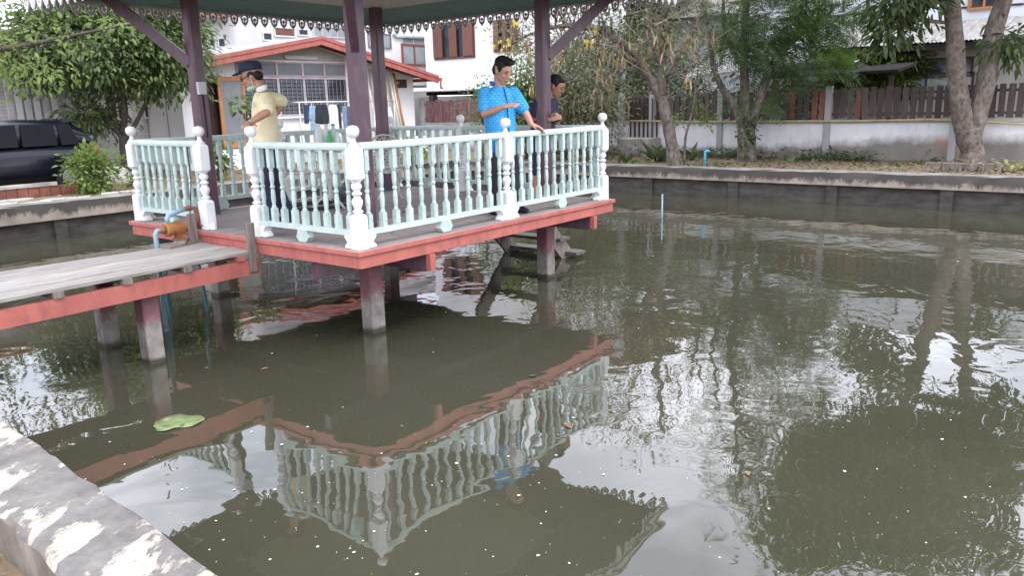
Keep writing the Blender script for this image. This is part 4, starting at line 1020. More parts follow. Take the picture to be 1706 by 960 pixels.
def blob(px, py, rx, ry, dep, rd, n, s=1.0):
    c = at_d(px, py, dep); k = dep / F_PX; return (c, rx * k, rd, ry * k, n)
VX, VY = np.array(_X), np.array(_Yf)
def clusters(rs, blobs):
    out_ = []
    for c, rx, ry, rz, n in blobs:
        for _ in range(n):
            d_ = rs.normal(size=3); d_ /= np.linalg.norm(d_); r = rs.uniform(.25, 1.0) ** .45
            # ragged outline: some clusters fall short, a few stick out
            r *= rs.uniform(.82, 1.12)
            out_.append((np.array(c) + VX * d_[0] * rx * r + VY * d_[1] * ry * r + np.array([0, 0, 1]) * d_[2] * rz * r, d_))
    return out_
def foliage(rs, cl, per, spread, size, width, tpl, mat, droop=.35, name='crown', flat=.7, minz=None):
    P_, D_, U_, S_ = [], [], [], []
    for c, d_ in cl:
        n = max(3, int(per * rs.uniform(.5, 1.4))); sp = spread * rs.uniform(.7, 1.3)
        off = rs.normal(size=(n, 3)) * sp; off[:, 2] *= flat
        nd = off / np.maximum(np.linalg.norm(off, axis=1), 1e-6)[:, None]
        dd = nd * .8 + d_ * .45 + rs.normal(size=(n, 3)) * .35; dd[:, 2] -= droop
        P_.append(c + off); D_.append(dd); U_.append(np.array([0, 0, 1.0]) + rs.normal(size=(n, 3)) * .45); S_.append(size * rs.uniform(.65, 1.3, n))
    P_, D_, U_, S_ = map(np.concatenate, (P_, D_, U_, S_))
    if minz is not None:
        k = P_[:, 2] > minz; P_, D_, U_, S_ = P_[k], D_[k], U_[k], S_[k]
    return leaves_mesh(name, tpl, P_, D_, U_, S_, S_ * (width / size), mat)
def smooth_path(pts, sub=4):
    """pts: (Vector, r) -> Catmull-Rom resampled"""
    out_ = []; n = len(pts)
    for i in range(n - 1):
        p0, p1, p2, p3 = (pts[max(i - 1, 0)], pts[i], pts[i + 1], pts[min(i + 2, n - 1)])
        for k in range(sub):
            t = k / sub
            v = 0.5 * ((2 * p1[0]) + (p2[0] - p0[0]) * t + (2 * p0[0] - 5 * p1[0] + 4 * p2[0] - p3[0]) * t * t + (3 * p1[0] - p0[0] - 3 * p2[0] + p3[0]) * t ** 3)
            out_.append((v, p1[1] * (1 - t) + p2[1] * t))
    out_.append(pts[-1]); return out_
def limb(m, pts, n=10, rs=None, bumpy=.06):
    sp = smooth_path(pts); 
    rr = [r * (1 + (rs.uniform(-bumpy, bumpy) if rs is not None else 0)) for _, r in sp]
    m.tube([p for p, _ in sp], rr, n); return sp
def attach(obj_mesh, name, parent):
    o = bpy.data.objects.new(name, obj_mesh); COL.objects.link(o); o.parent = parent
    obj_mesh.transform(Matrix.Translation(-wl(parent))); return o
def tree(name, label, cat, base, limbs, blobs, bark, lmat, seed, per=50, spread=.28, size=.13, width=.05, tpl=DIA, droop=.35, branch=.5, br=.018, group=None, minz=None, twigs=0, twig_len=.5, flat=.7):
    rs = np.random.RandomState(seed); root = thing(name, label, cat, base, group)
    m = MB(); nodes = []
    for l in limbs: nodes += limb(m, l, 10, rs)
    cl = clusters(rs, blobs)
    NP = np.array([p for p, _ in nodes]) if nodes else None
    if nodes:
        for c, d_ in cl:
            if rs.rand() < branch:
                i = int(np.argmin(np.linalg.norm(NP - c, axis=1) + rs.uniform(0, .5, len(NP)))); a = NP[i]; L = np.linalg.norm(c - a)
                mid = (a + c) / 2 + np.array([0, 0, .12 * L]) + rs.normal(size=3) * .05 * L
                r0 = min(nodes[i][1] * .5, br * (1 + L * .7)); m.tube([Vector(a), Vector(mid), Vector(c)], [r0, r0 * .7, r0 * .3], 5)
        m.build('trunk', bark, root, smooth=True)
    if twigs:
        tm = MB()
        for _ in range(twigs):
            c, d_ = cl[rs.randint(len(cl))]; p = Vector(c + rs.normal(size=3) * spread); v = Vector(d_ * .6 + rs.normal(size=3) * .7); v.z -= .25; v.normalize()
            L = twig_len * rs.uniform(.4, 1.5); q = p + v * L * .5 + Vector(rs.normal(size=3) * .06); e = p + v * L + Vector((0, 0, -.15 * L)) + Vector(rs.normal(size=3) * .08)
            tm.tube([p, q, e], [.009, .006, .003], 3)
        tag(tm.build('twigs', TWIG, root), kind='stuff')
    if per: attach(foliage(rs, cl, per, spread, size, width, tpl, lmat, droop, 'crown', flat, minz), 'crown', root)
    return root, cl, rs
def LP(pts, dep):      # limb from pixel path: (px, py, r[, dep])
    return [(at_d(q[0], q[1], q[3] if len(q) > 3 else dep), q[2]) for q in pts]

# left tree in front of the house wing
D1 = 19.2
b1 = on_z(212, 292, GZ); b1 = at_d(212, 292, D1); b1.z = GZ
tree('leafy_tree', 'dense round-crowned green tree beside the dark car', 'tree', b1,
     [[(b1, .13)] + LP([(208, 255, .11), (205, 225, .10)], D1), LP([(206, 230, .08), (180, 200, .065), (150, 165, .05), (120, 120, .03)], D1), LP([(205, 225, .08), (208, 180, .065), (200, 120, .05), (190, 50, .03)], D1),
      LP([(206, 235, .06), (226, 205, .055), (250, 160, .045), (290, 100, .03)], D1), LP([(200, 215, .06), (185, 180, .05), (215, 140, .04), (250, 60, .03)], D1)],
     [blob(188, 82, 134, 56, D1, 1.7, 145), blob(95, 85, 78, 58, D1, 1.3, 75), blob(272, 98, 55, 58, D1, 1.2, 70), blob(150, 35, 110, 50, D1, 1.4, 70), blob(250, 45, 68, 45, D1, 1.2, 50), blob(180, -20, 110, 35, D1, 1.2, 40), blob(150, 195, 30, 22, D1, .5, 14)],
     BARKD, L_T1, 11, per=62, spread=.25, size=.15, width=.058, tpl=LONG, droop=.5)
# light leaves reaching in from the left edge
DL = 12.5
bl = Vector((-2.0, 10.7, GZ))
tree('leafy_tree', 'light green branch-heavy tree reaching in at the left edge', 'tree', bl,
     [[(bl, .14), (Vector((-1.9, 10.6, 1.8)), .11), (at_d(-230, 110, DL), .08)], LP([(-230, 110, .07), (-60, 92, .05), (60, 72, .035), (140, 55, .024), (225, 38, .012)], DL), LP([(-220, 100, .06), (-100, 20, .04), (40, -40, .02)], DL)],
     [blob(5, 95, 45, 65, DL, .7, 22), blob(70, 60, 70, 30, DL, .5, 7), blob(95, 120, 60, 25, DL, .5, 6), blob(-60, 90, 60, 75, DL, .8, 24), blob(175, 45, 40, 18, DL, .3, 6), blob(-60, -20, 90, 40, DL, .8, 20)],
     BARKD, L_LIME, 12, per=15, spread=.15, size=.10, width=.045, tpl=LONG, droop=.4, branch=.8, br=.006)
# far-left trees closing the view behind the car
for i, (p, q, rx, ry, dep, n, lab) in enumerate(((-120, 120, 120, 120, 22, 60, 'dense tree just left of the parked car'),)):
    b_ = at_d(p, q, dep); bb = Vector((b_.x, b_.y, GZ))
    tree('leafy_tree', lab, 'tree', bb, [[(bb, .16), (b_, .08)]], [blob(p, q, rx, ry, dep, 2.0, n)], BARKD, L_T1, 20 + i, per=45, spread=.4, size=.22, width=.09, droop=.4)

# pod tree at the water's edge
D2 = 18.9
b2 = at_d(1126, 277, D2); b2.z = GZ
t2, cl2, rs2 = tree('pod_tree', 'sparse leaning tree hung with dry tan seed pods at the water edge', 'tree', b2,
     [[(b2 - Vector((0, 0, .1)), .17)] + LP([(1119, 240, .145), (1110, 195, .135), (1103, 160, .12)], D2),
      LP([(1106, 175, .10), (1085, 135, .10), (1060, 95, .095), (1030, 66, .085), (990, 48, .07), (940, 42, .05), (880, 58, .03), (850, 75, .015)], D2),
      LP([(1103, 160, .10), (1103, 110, .09), (1107, 50, .075), (1110, -30, .06), (1120, -140, .03)], D2), LP([(1103, 120, .07), (1085, 60, .05), (1075, 0, .04), (1050, -90, .02)], D2), LP([(1105, 130, .06), (1140, 80, .05), (1165, 30, .035), (1190, -40, .02)], D2)],
     [blob(950, 75, 110, 50, D2, 1.2, 55), blob(1050, 40, 90, 55, D2, 1.4, 55), blob(1130, 40, 60, 80, D2, 1.3, 50), blob(870, 60, 45, 35, D2, .7, 18), blob(1080, -90, 130, 70, D2, 1.5, 70), blob(980, -40, 90, 50, D2, 1.3, 35), blob(1010, 130, 70, 50, D2, 1.0, 26), blob(1160, 130, 40, 40, D2, .8, 14)],
     BARK, L_GREY, 31, per=13, spread=.22, size=.10, width=.05, droop=.25, twigs=520, twig_len=.55, br=.012)
def hang(rs, cl, n, size, width, mat, name, parent, spread=.3):
    idx = rs.randint(0, len(cl), n); P_ = np.array([cl[i][0] for i in idx]) + rs.normal(size=(n, 3)) * spread
    D_ = np.tile(np.array([0, 0, -1.0]), (n, 1)) + rs.normal(size=(n, 3)) * .25
    U_ = rs.normal(size=(n, 3)); S_ = size * rs.uniform(.6, 1.3, n)
    return tag(attach(leaves_mesh(name, LONG, P_, D_, U_, S_, S_ * width / size, mat), name, parent), kind='stuff')
idx = rs2.choice(len(cl2), 46, replace=False)
pc = [(cl2[i][0] + rs2.normal(size=3) * .2, cl2[i][1]) for i in idx]
hang(rs2, pc, 330, .24, .035, L_POD, 'seed_pods', t2, .09)
for k, i in enumerate(rs2.choice(len(cl2), 9, replace=False)):
    pass
yf = np.random.RandomState(5); YFL = leaf_mat('yellow_blossom', (.6, .45, .05), (.75, .6, .1), (.85, .75, .2))
pts_ = [np.array(at_d(p, q, D2 - .4)) for p, q in ((857, 36), (846, 66), (842, 73), (992, 48), (978, 68), (822, 72), (943, 17), (980, 66), (1075, 103))]
hang(yf, [(p, None) for p in pts_], 60, .09, .07, YFL, 'blossoms', t2, .05)

# shrubs behind the two people on the right
D3 = 22.3
for i, (bl_, lab, mt, sz) in enumerate((
        ([blob(945, 130, 75, 70, D3, 1.0, 70), blob(985, 190, 50, 55, D3, .9, 45), blob(940, 220, 60, 35, D3, .8, 30)], 'tall grey-green shrub behind the purple column and the person in navy', L_GREY, .13),
        ([blob(875, 130, 35, 45, D3 + .6, .8, 34), blob(880, 190, 40, 50, D3 + .6, .8, 34), blob(860, 225, 40, 25, D3 + .6, .7, 14)], 'mid green shrub just behind the man in the blue shirt', L_OLEA, .15),
        ([blob(803, 190, 20, 45, D3 - .2, .4, 14), blob(806, 150, 10, 20, D3 - .2, .3, 5)], 'small upright conifer-like bush beside the blue-shirted man', L_T1, .12))):
    c = bl_[0][0]; bb = Vector((c.x, c.y, GZ))
    tree('shrub', lab, 'shrub', bb, [[(bb, .06), (bb + Vector((.1, .05, .8)), .04), (c, .02)]], bl_, BARKD, mt, 40 + i, per=38, spread=.24, size=sz, width=sz * .42, droop=.3, minz=GZ)

# feathery tree
D4 = 20.1
b4 = at_d(1245, 266, D4); b4.z = GZ
FB = [blob(1250, 48, 70, 46, D4, 1.3, 54), blob(1330, 42, 72, 50, D4, 1.5, 56), blob(1195, 55, 50, 50, D4, 1.2, 20), blob(1310, 112, 68, 26, D4, 1.2, 36), blob(1285, 150, 45, 18, D4, .8, 7),
      blob(1318, -90, 105, 65, D4, 1.8, 60), blob(1330, -230, 105, 80, D4, 1.8, 55), blob(1340, -360, 95, 60, D4, 1.6, 40)]
t4, cl4, rs4 = tree('feathery_tree', 'dark green feathery-leaved tree with several stems by the white wall', 'tree', b4,
     [[(b4 - Vector((0, 0, .1)), .26)] + LP([(1244, 240, .22), (1243, 212, .21)], D4), LP([(1240, 216, .13), (1225, 180, .10), (1195, 130, .075), (1180, 60, .055), (1168, -40, .03)], D4),
      LP([(1243, 214, .13), (1241, 150, .11), (1240, 60, .09), (1250, -80, .07), (1270, -250, .05), (1300, -380, .02)], D4), LP([(1250, 214, .13), (1266, 165, .11), (1285, 110, .085), (1330, 60, .06), (1385, 20, .025)], D4), LP([(1243, 120, .07), (1215, 70, .06), (1205, 0, .04), (1230, -120, .03)], D4)],
     FB, BARK, L_FEATH, 51, per=6, spread=.30, size=.55, width=.55, tpl=FROND, droop=.15, branch=.75, br=.016, flat=.4)
rsl = np.random.RandomState(52)
attach(foliage(rsl, clusters(rsl, [blob(1375, 35, 45, 30, D4 - .6, .6, 13), blob(1400, 20, 20, 15, D4 - .6, .4, 5), blob(1370, 80, 35, 12, D4 - .5, .6, 7)]), 6, .22, .5, .5, FROND, L_FEATHL, .15, 'young_foliage', .4), 'young_foliage', t4)
attach(foliage(rsl, clusters(rsl, [blob(1243, 232, 14, 32, D4 - .15, .25, 16)]), 9, .07, .11, .08, DIA, L_FEATH, .3, 'ivy', 1), 'ivy', t4)

# big forked tree on the right
D5 = 17.4
b5 = at_d(1618, 270, D5); b5.z = GZ
R5 = [[(b5 - Vector((0, 0, .2)), .34), (b5 + Vector((0, 0, .10)), .255), (b5 + Vector((0, 0, .3)), .235)] + LP([(1614, 232, .25), (1612, 214, .25)], D5),
      LP([(1614, 250, .15), (1609, 222, .21), (1602, 190, .205), (1594, 130, .19), (1591, 70, .18), (1585, 0, .165), (1570, -120, .15), (1535, -260, .10), (1490, -360, .04)], D5),
      LP([(1616, 250, .15), (1620, 222, .20), (1632, 180, .20), (1644, 130, .195), (1654, 60, .185), (1676, -10, .165), (1720, -130, .14), (1790, -260, .08)], D5),
      LP([(1586, 10, .12), (1550, -50, .09), (1500, -90, .06), (1440, -110, .03)], D5), LP([(1575, -90, .10), (1610, -190, .07), (1650, -300, .03)], D5)]
t5, cl5, rs5 = tree('forked_tree', 'big grey tree with a forked trunk standing by the wall on the right', 'tree', b5, R5,
     [blob(1502, 12, 36, 26, D5, .5, 11), blob(1535, -12, 40, 14, D5, .4, 6), blob(1685, 72, 26, 18, D5, .5, 9), blob(1480, 52, 18, 12, D5, .3, 5),
      blob(1600, -165, 150, 55, D5, 2.0, 85), blob(1460, -175, 110, 55, D5, 1.8, 55), blob(1740, -170, 110, 80, D5, 2.0, 60), blob(1560, -270, 140, 70, D5, 2.2, 80), blob(1720, -320, 120, 70, D5, 2.0, 50), blob(1440, -280, 90, 70, D5, 1.8, 45), blob(1560, -385, 150, 60, D5, 2.0, 60), blob(1720, -430, 130, 60, D5, 2.0, 45), blob(1420, -390, 80, 50, D5, 1.6, 30)],
     BARK, L_MANGO, 61, per=38, spread=.27, size=.24, width=.075, tpl=LONG, droop=.7, branch=.6, br=.02)
# shrubs behind the fence
for i, (bl_, lab) in enumerate((([blob(1440, 108, 38, 26, 23, .7, 26), blob(1415, 130, 25, 18, 23, .6, 12), blob(1470, 130, 25, 22, 23, .6, 12)], 'lance-leaved bush leaning over the picket fence under the corrugated roof'),
                                ([blob(1515, 92, 28, 14, 22.6, .5, 12), blob(1495, 130, 22, 20, 22.6, .5, 10)], 'thin lance-leaved bush in front of the dark house window'))):
    c = bl_[0][0]; bb = Vector((c.x, c.y, GZ))
    tree('shrub', lab, 'shrub', bb, [[(bb, .05), (c - Vector((0, 0, .5)), .035), (c, .015)]], bl_, BARKD, L_OLEA, 70 + i, per=34, spread=.20, size=.26, width=.045, tpl=LONG, droop=.1, branch=.7, br=.008)
# trees beyond the wall
for i, (p, q, rx, ry, dep, n, h, lab) in enumerate(((1000, 110, 90, 80, 27, 70, 3, 'dark tree mass behind the fence left of the pod tree'), (1095, 150, 70, 55, 26, 34, 3, 'dark bushy tree behind the fence directly behind the pod tree'),
        (1175, 165, 40, 26, 26, 14, 3, 'low dark tree behind the fence left of the feathery tree'), (1310, 165, 60, 30, 25, 24, 3, 'dark shrubby tree behind the fence right of the feathery tree'), (1060, 20, 80, 45, 31, 26, 3, 'tall far tree rising behind the pod tree'))):
    b_ = at_d(p, q, dep); bb = Vector((b_.x, b_.y, GZ))
    tree('background_tree', lab, 'tree', bb, [[(bb, .14), (b_, .06)]], [blob(p, q, rx, ry, dep, 1.6, n)], BARKD, L_BACK, 80 + i, per=45, spread=.36, size=.2, width=.08, droop=.3)

# bank shrubs
def shrub_at(px, py, rx, ry, base_z, plane, mat, lab, seed, size=.11, n=30, per=30, dep=None):
    c = on_z(px, py + ry, base_z) if dep is None else at_d(px, py + ry, dep)
    dep_ = (c - CAM).dot(_Yf); bb = Vector((c.x, c.y, GZ))
    bl_ = [blob(px, py, rx, ry, dep_, rx * dep_ / F_PX, n)]
    return tree('shrub', lab, 'shrub', bb, [[(bb, .03), (bl_[0][0], .015)]], bl_, BARKD, mat, seed, per=per, spread=.11, size=size, width=size * .5, droop=.15, branch=.9, br=.006, minz=GZ)
shrub_at(155, 285, 36, 36, GZ, None, L_LIME, 'bright green leafy bush at the pond edge beside the car', 91, .12, 44, 30)
shrub_at(364, 272, 20, 28, GZ, None, L_LIME, 'lime green bush behind the left balustrade by the house step', 92, .14, 22, 22, 18.5)
shrub_at(690, 262, 34, 30, GZ, None, L_LIME, 'lime green bush behind the iron chair and back railing', 93, .14, 26, 24, 22)
shrub_at(410, 178, 22, 16, GZ, None, L_T1, 'small feathery green plant in front of the screen door', 94, .15, 9, 12, 17.5)
shrub_at(222, 300, 14, 22, GZ, None, L_LIME, 'low bush behind the left corner post', 95, .1, 14, 20, 17.5)
# sword-leaved plants at the foot of the pod tree
def sword_plant(px, py, dep, n, L, lab, seed):
    rs = np.random.RandomState(seed); c = at_d(px, py, dep); c.z = GZ
    a = rs.uniform(0, 2 * PI, n); D_ = np.stack([np.cos(a) * .55, np.sin(a) * .55, rs.uniform(.5, 1.3, n)], 1); U_ = np.tile([0, 0, 1.0], (n, 1)); S_ = L * rs.uniform(.6, 1.2, n)
    T = np.array([[0, -.3, 0], [0, .3, 0], [.5, .5, .02], [1, 0, -.25], [.5, -.5, .02]], float)
    me = leaves_mesh('sword_plant', (T, [[0, 1, 2, 3, 4]]), np.tile(np.array(c), (n, 1)) + rs.normal(size=(n, 3)) * [.08, .08, .01], D_, U_, S_, S_ * .2, L_BACK)
    me.transform(Matrix.Translation(-c)); o = bpy.data.objects.new('sword_plant', me); COL.objects.link(o); o.location = c; tag(o, lab, 'plant')
sword_plant(1095, 262, 20.6, 16, .62, 'sword-leaved plant just left of the pod tree trunk', 3)
sword_plant(1150, 262, 20.8, 12, .5, 'sword-leaved plant just right of the pod tree trunk', 4)
sword_plant(1040, 268, 20.5, 9, .4, 'low sword-leaved plant beside the concrete block', 5)
# young sapling with pale leaves
D6 = 19.6; b6 = at_d(1140, 268, D6); b6.z = GZ
tree('sapling', 'thin sapling with pale green leaf tufts beside the pod tree', 'tree', b6, [[(b6, .035)] + LP([(1142, 230, .03), (1152, 190, .025), (1160, 140, .02), (1166, 90, .012)], D6), LP([(1146, 210, .02), (1165, 190, .014), (1185, 170, .008)], D6)],
     [blob(1128, 190, 12, 10, D6, .2, 3), blob(1160, 168, 14, 8, D6, .2, 3), blob(1172, 193, 12, 6, D6, .2, 3), blob(1130, 205, 10, 8, D6, .2, 2), blob(1180, 205, 10, 6, D6, .2, 2)], BARK, L_LIME, 97, per=14, spread=.09, size=.13, width=.06, br=.006, branch=1)
# low ground cover along the wall, leaf litter, tufts
rsg = np.random.RandomState(9)
def scatter_leaves(name, n, xr, yr, z, size, mat, label, cat, tpl=DIA, upright=0, zr=.0, dens=None):
    P_ = np.stack([rsg.uniform(*xr, n), rsg.uniform(*yr, n), z + rsg.uniform(0, 1, n) ** 2 * zr], 1)
    if dens is not None: P_ = P_[[rsg.rand() < dens(x, y) for x, y, _ in P_]]
    n = len(P_); D_ = rsg.normal(size=(n, 3)); D_[:, 2] = D_[:, 2] * .15 + upright; U_ = np.tile([0, 0, 1.0], (n, 1)) + rsg.normal(size=(n, 3)) * .3; S_ = size * rsg.uniform(.5, 1.4, n)
    me = leaves_mesh(name, tpl, P_, D_, U_, S_, S_ * .5, mat); o = bpy.data.objects.new(name, me); COL.objects.link(o)
    return tag(o, label, cat, kind='stuff')
gy0, gy1 = on_x(1470, 262, 15.6).y, on_x(1110, 258, 15.6).y
scatter_leaves('ground_cover', 5200, (15.25, 15.95), (gy0 - 1.2, gy1 + 3), GZ + .03, .10, L_FEATH, 'low dark ground cover along the foot of the white wall', 'ground cover', zr=.26,
               dens=lambda x, y: max(0, min(1, .75 + .5 * math.sin(y * 2.3) + (.0 if y > gy0 else -.6))) * (.4 + .6 * (x - 15.2)))
scatter_leaves('leaf_litter', 5200, (12.7, 15.9), (-9, 9), GZ + .012, .075, L_DRY, 'dry fallen leaves on the far bank', 'leaf litter', zr=.03)
scatter_leaves('leaf_litter', 1600, (-4, 12), (10.45, 14), GZ + .012, .09, L_DRY, 'dry fallen leaves on the left bank', 'leaf litter', zr=.02)
scatter_leaves('grass_tufts', 2600, (12.75, 15.9), (-9, 9), GZ, .12, L_T1, 'thin weedy grass on the far bank', 'grass', tpl=LONG, upright=.9, dens=lambda x, y: max(0, math.sin(x * 2.1 + y * .9) * math.sin(y * 1.7)))
scatter_leaves('dry_grass', 5000, (-4.9, -3.66), (-5, 0), .50, .08, L_DRY, 'dry grass and litter behind the near wall', 'grass', tpl=LONG, upright=.5, zr=.02)
scatter_leaves('grass_tufts', 700, (-4.9, -3.66), (-5, 0), .50, .10, L_T1, 'green grass blades behind the near wall', 'grass', tpl=LONG, upright=.8, dens=lambda x, y: .6)

# ================================================================== THINGS ON THE BANKS
# parked car
CARP = M('black_blue_car_paint', (.006, .007, .014), (.005, .006, .011), 2, rough=.2, rnd=0, bmp=0, spec=.35)
CARG = M('car_glass', (.005, .006, .008), None, 2, rough=.1, rnd=0, bmp=0, spec=.12)
CB = Vector((3.72, 13.05, GZ - .02))
car = thing('parked_car', 'dark blue-black hatchback parked behind the left bank', 'car', CB)
VXa, VYa, VZa = Vector((1, 0, 0)), Vector((0, 1, 0)), Vector((0, 0, 1))
sec = lambda x, z, rl, rf: (CB + Vector((-x, 0, z)), VYa, VZa, rl, rf)
cb_ = MB().loft([sec(0, .60, .60, .20), sec(.06, .61, .72, .31), sec(.2, .60, .81, .37), sec(.6, .59, .85, .395), sec(2.0, .58, .855, .385), sec(3.0, .57, .85, .37), sec(3.6, .53, .82, .30), sec(3.95, .48, .74, .22), sec(4.08, .46, .60, .14)], 28, 4.2).build('body', CARP, car, auto=40)
cg = MB().loft([sec(.08, .96, .70, .03), sec(.28, 1.09, .67, .23), sec(.62, 1.165, .645, .31), sec(1.3, 1.18, .64, .325), sec(1.9, 1.165, .64, .31), sec(2.35, 1.08, .66, .22), sec(2.95, .95, .72, .03)], 28, 3.6).build('cabin', CARP, car, auto=40)
for (xa, xb, ta, tb) in ((.42, .78, .55, .80), (.86, 1.52, .86, 1.50), (1.60, 2.42, 1.58, 2.15)):
    for s in (-1, 1):
        m = MB(); y0_, y1_ = s * .70, s * .612
        q = [CB + Vector((-xa, y0_, .97)), CB + Vector((-xb, y0_, .97)), CB + Vector((-tb, y1_ + s * .008, 1.40)), CB + Vector((-ta, y1_ + s * .008, 1.40))]
        m.prism(q, (0, s * .012, 0)).build('side_window', CARG, cg)
m = MB().prism([CB + Vector((-.10, -.52, 1.02)), CB + Vector((-.10, .52, 1.02)), CB + Vector((-.44, .46, 1.41)), CB + Vector((-.44, -.46, 1.41))], (.02, 0, .012)); m.build('rear_window', CARG, cg)
MB().hexa([CB + Vector((-.30, -.5, 1.43)), CB + Vector((-.62, -.5, 1.475)), CB + Vector((-.62, .5, 1.475)), CB + Vector((-.30, .5, 1.43)), CB + Vector((-.30, -.5, 1.455)), CB + Vector((-.62, -.5, 1.497)), CB + Vector((-.62, .5, 1.497)), CB + Vector((-.30, .5, 1.455))]).build('roof_spoiler', CARP, cg)
RL = M('red_lamp', (.35, .02, .02), None, 3, rough=.15, bmp=0)
for s in (-1, 1):
    MB().ell(CB + Vector((-.12, s * .70, .80)), .10, .10, .14, 10, 6).build('tail_light', RL, car)
    for xw in (.72, 3.25):
        c = CB + Vector((-xw, s * .76, .31))
        w_ = MB(); w_.rings([[c + Vector((r * math.cos(2 * PI * k / 20), s * o_, r * math.sin(2 * PI * k / 20))) for k in range(20)] for r, o_ in ((.20, .085), (.285, .095), (.305, .06), (.305, -.06), (.20, -.09))])
        wo = w_.build('wheel', BLACKRUB, car, auto=40)
        MB().rings([[c + Vector((r * math.cos(2 * PI * k / 20), s * o_, r * math.sin(2 * PI * k / 20))) for k in range(20)] for r, o_ in ((.20, .07), (.19, .10), (.05, .085), (.01, .09))]).build('rim', METAL, wo)
    MB().tube([CB + Vector((-.9, s * .862, .72)), CB + Vector((-1.05, s * .885, .735)), CB + Vector((-1.10, s * .862, .735))], .012, 6).build('door_handle', CARP, car)
# brick kerb in front of the car
KB = thing('brick_kerb', 'low red brick kerb with pale capping in front of the parked car', 'kerb', (1.5, 11.9, GZ))
BRK_R = M('old_red_brick', (.27, .10, .075), (.17, .065, .05), 6, rough=.85, rnd=.2, bs=30, bmp=.5)
kb = MB().box(-.095, .095, -.05, .05, 0, .21); kme = kb.mesh('brick'); kme.materials.append(BRK_R)
ky = 11.75
kx1 = on_y(133, 306, ky).x
for i in range(30): 
    o = put('brick', kme, KB, (kx1 - .1 - i * .2, ky + rng.uniform(-.006, .006), GZ - .01 + rng.uniform(-.008, .008)), rng.uniform(-.03, .03))
wobbly_bar(kx1 - 7, on_y(92, 300, ky).x, ky - .07, ky + .07, GZ + .2, GZ + .27, 'x', .008, .25, 12).build('capping', CONC, KB, auto=40)
# flagstones on the left bank
FL = M('pale_flagstone', (.47, .45, .41), (.34, .32, .29), 4, rough=.85, rnd=.15, bs=25, bmp=.5)
def flag(px, py, w_, h_, lab, seed, z=GZ):
    r = random.Random(seed); c = on_z(px, py, z + .03); n = 7; a0 = r.uniform(0, 6)
    pts = [c + Vector((w_ * math.cos(a0 + 2 * PI * k / n) * r.uniform(.8, 1.1), h_ * math.sin(a0 + 2 * PI * k / n) * r.uniform(.8, 1.1), 0)) for k in range(n)]
    m = MB().prism([Vector((p.x, p.y, z - .02)) for p in pts], (0, 0, .055)); tag(bevel(m.build('flagstone', FL, None, org=(c.x, c.y, z)), .01, 1), lab, 'stone', 'flagstones on the left bank')
for i, (px, py, w_, h_, lab) in enumerate(((22, 333, .42, .2, 'pale flagstone at the left edge of the bank'), (62, 337, .34, .2, 'cracked pale flagstone second from the left edge'), (95, 331, .32, .16, 'flagstone left of the bright bush'), (128, 329, .26, .16, 'flagstone touching the bright bush'), (190, 320, .3, .14, 'flagstone under the white boulder'), (222, 317, .24, .14, 'flagstone beside the left corner post'), (3, 340, .3, .2, 'flagstone cut by the photo edge'))):
    flag(px, py, w_, h_, lab, i)
# boulder
bd = MB(); c = on_z(192, 306, GZ); rb = random.Random(4)
bd.ell((0, 0, 0), 1, 1, 1, 16, 10)
bd.v = [(c.x + x * .36 * (1 + rb.uniform(-.09, .09)), c.y + y * .3 * (1 + rb.uniform(-.09, .09)), GZ + .12 + z * .30 * (1 + rb.uniform(-.09, .09))) for x, y, z in bd.v]
tag(bd.build('boulder', M('white_boulder', (.60, .57, .52), (.42, .39, .35), 5, rough=.9, bs=15, bmp=.8, bd=.02), None, True, (c.x, c.y, GZ)), 'whitish rough boulder beside the bright bush', 'rock')
# standpipe and stake
p = on_z(1174, 278, GZ)
tag(MB().tube([p, p + Vector((0, 0, .34)), p + Vector((.0, -.01, .36)), p + Vector((.05, -.05, .37)), p + Vector((.07, -.07, .34))], .028, 8).build('standpipe', M('cyan_pvc', (.10, .42, .62), None, 5, rough=.4, bmp=0), None, True, p), 'short cyan water standpipe on the far bank', 'pipe')
p = on_z(1103, 362, 0)
tag(MB().tube([p + Vector((0, 0, -.6)), p + Vector((0, 0, .44))], .014, 8).build('pipe_stake', BLUEPVC, None, True, p), 'thin blue pipe standing upright in the open water', 'pipe')
# pierced concrete blocks round the forked tree
def screen_block():
    m = MB(); L, H, T = .42, .19, .06
    m.box(-L / 2, L / 2, -T / 2, T / 2, 0, .03).box(-L / 2, L / 2, -T / 2, T / 2, H - .03, H).box(-L / 2, -L / 2 + .03, -T / 2, T / 2, .031, H - .031).box(L / 2 - .03, L / 2, -T / 2, T / 2, .031, H - .031)
    for cx in (-.10, .10):
        pts = [Vector((cx + .10 * math.cos(a), 0, .015 + .13 * math.sin(a))) for a in [PI * k / 8 for k in range(9)]]
        m.tube(pts, .022, 4, 1.0)
    m.tube([Vector((.0 + .10 * math.cos(a), 0, .175 + -.13 * math.sin(a))) for a in [PI * k / 8 for k in range(9)]], .02, 4)
    return m
sbm = screen_block().mesh('screen_block'); sbm.materials.append(M('brown_stained_concrete', (.22, .19, .165), (.12, .10, .085), 6, rough=.9, bs=30, bmp=.5))
for px, py, rz, lab in ((1560, 286, .1, 'pierced concrete block lying left of the forked trunk'), (1590, 287, -.05, 'pierced concrete block in front of the left side of the forked trunk'), (1618, 288, .05, 'pierced concrete block directly in front of the forked trunk'), (1646, 288, -.06, 'pierced concrete block right of the forked trunk')):
    p = on_z(px, py, GZ + .0); o = put('screen_block', sbm, None, p, -PI / 2 + rz); tag(o, lab, 'block', 'pierced concrete blocks round the forked tree')
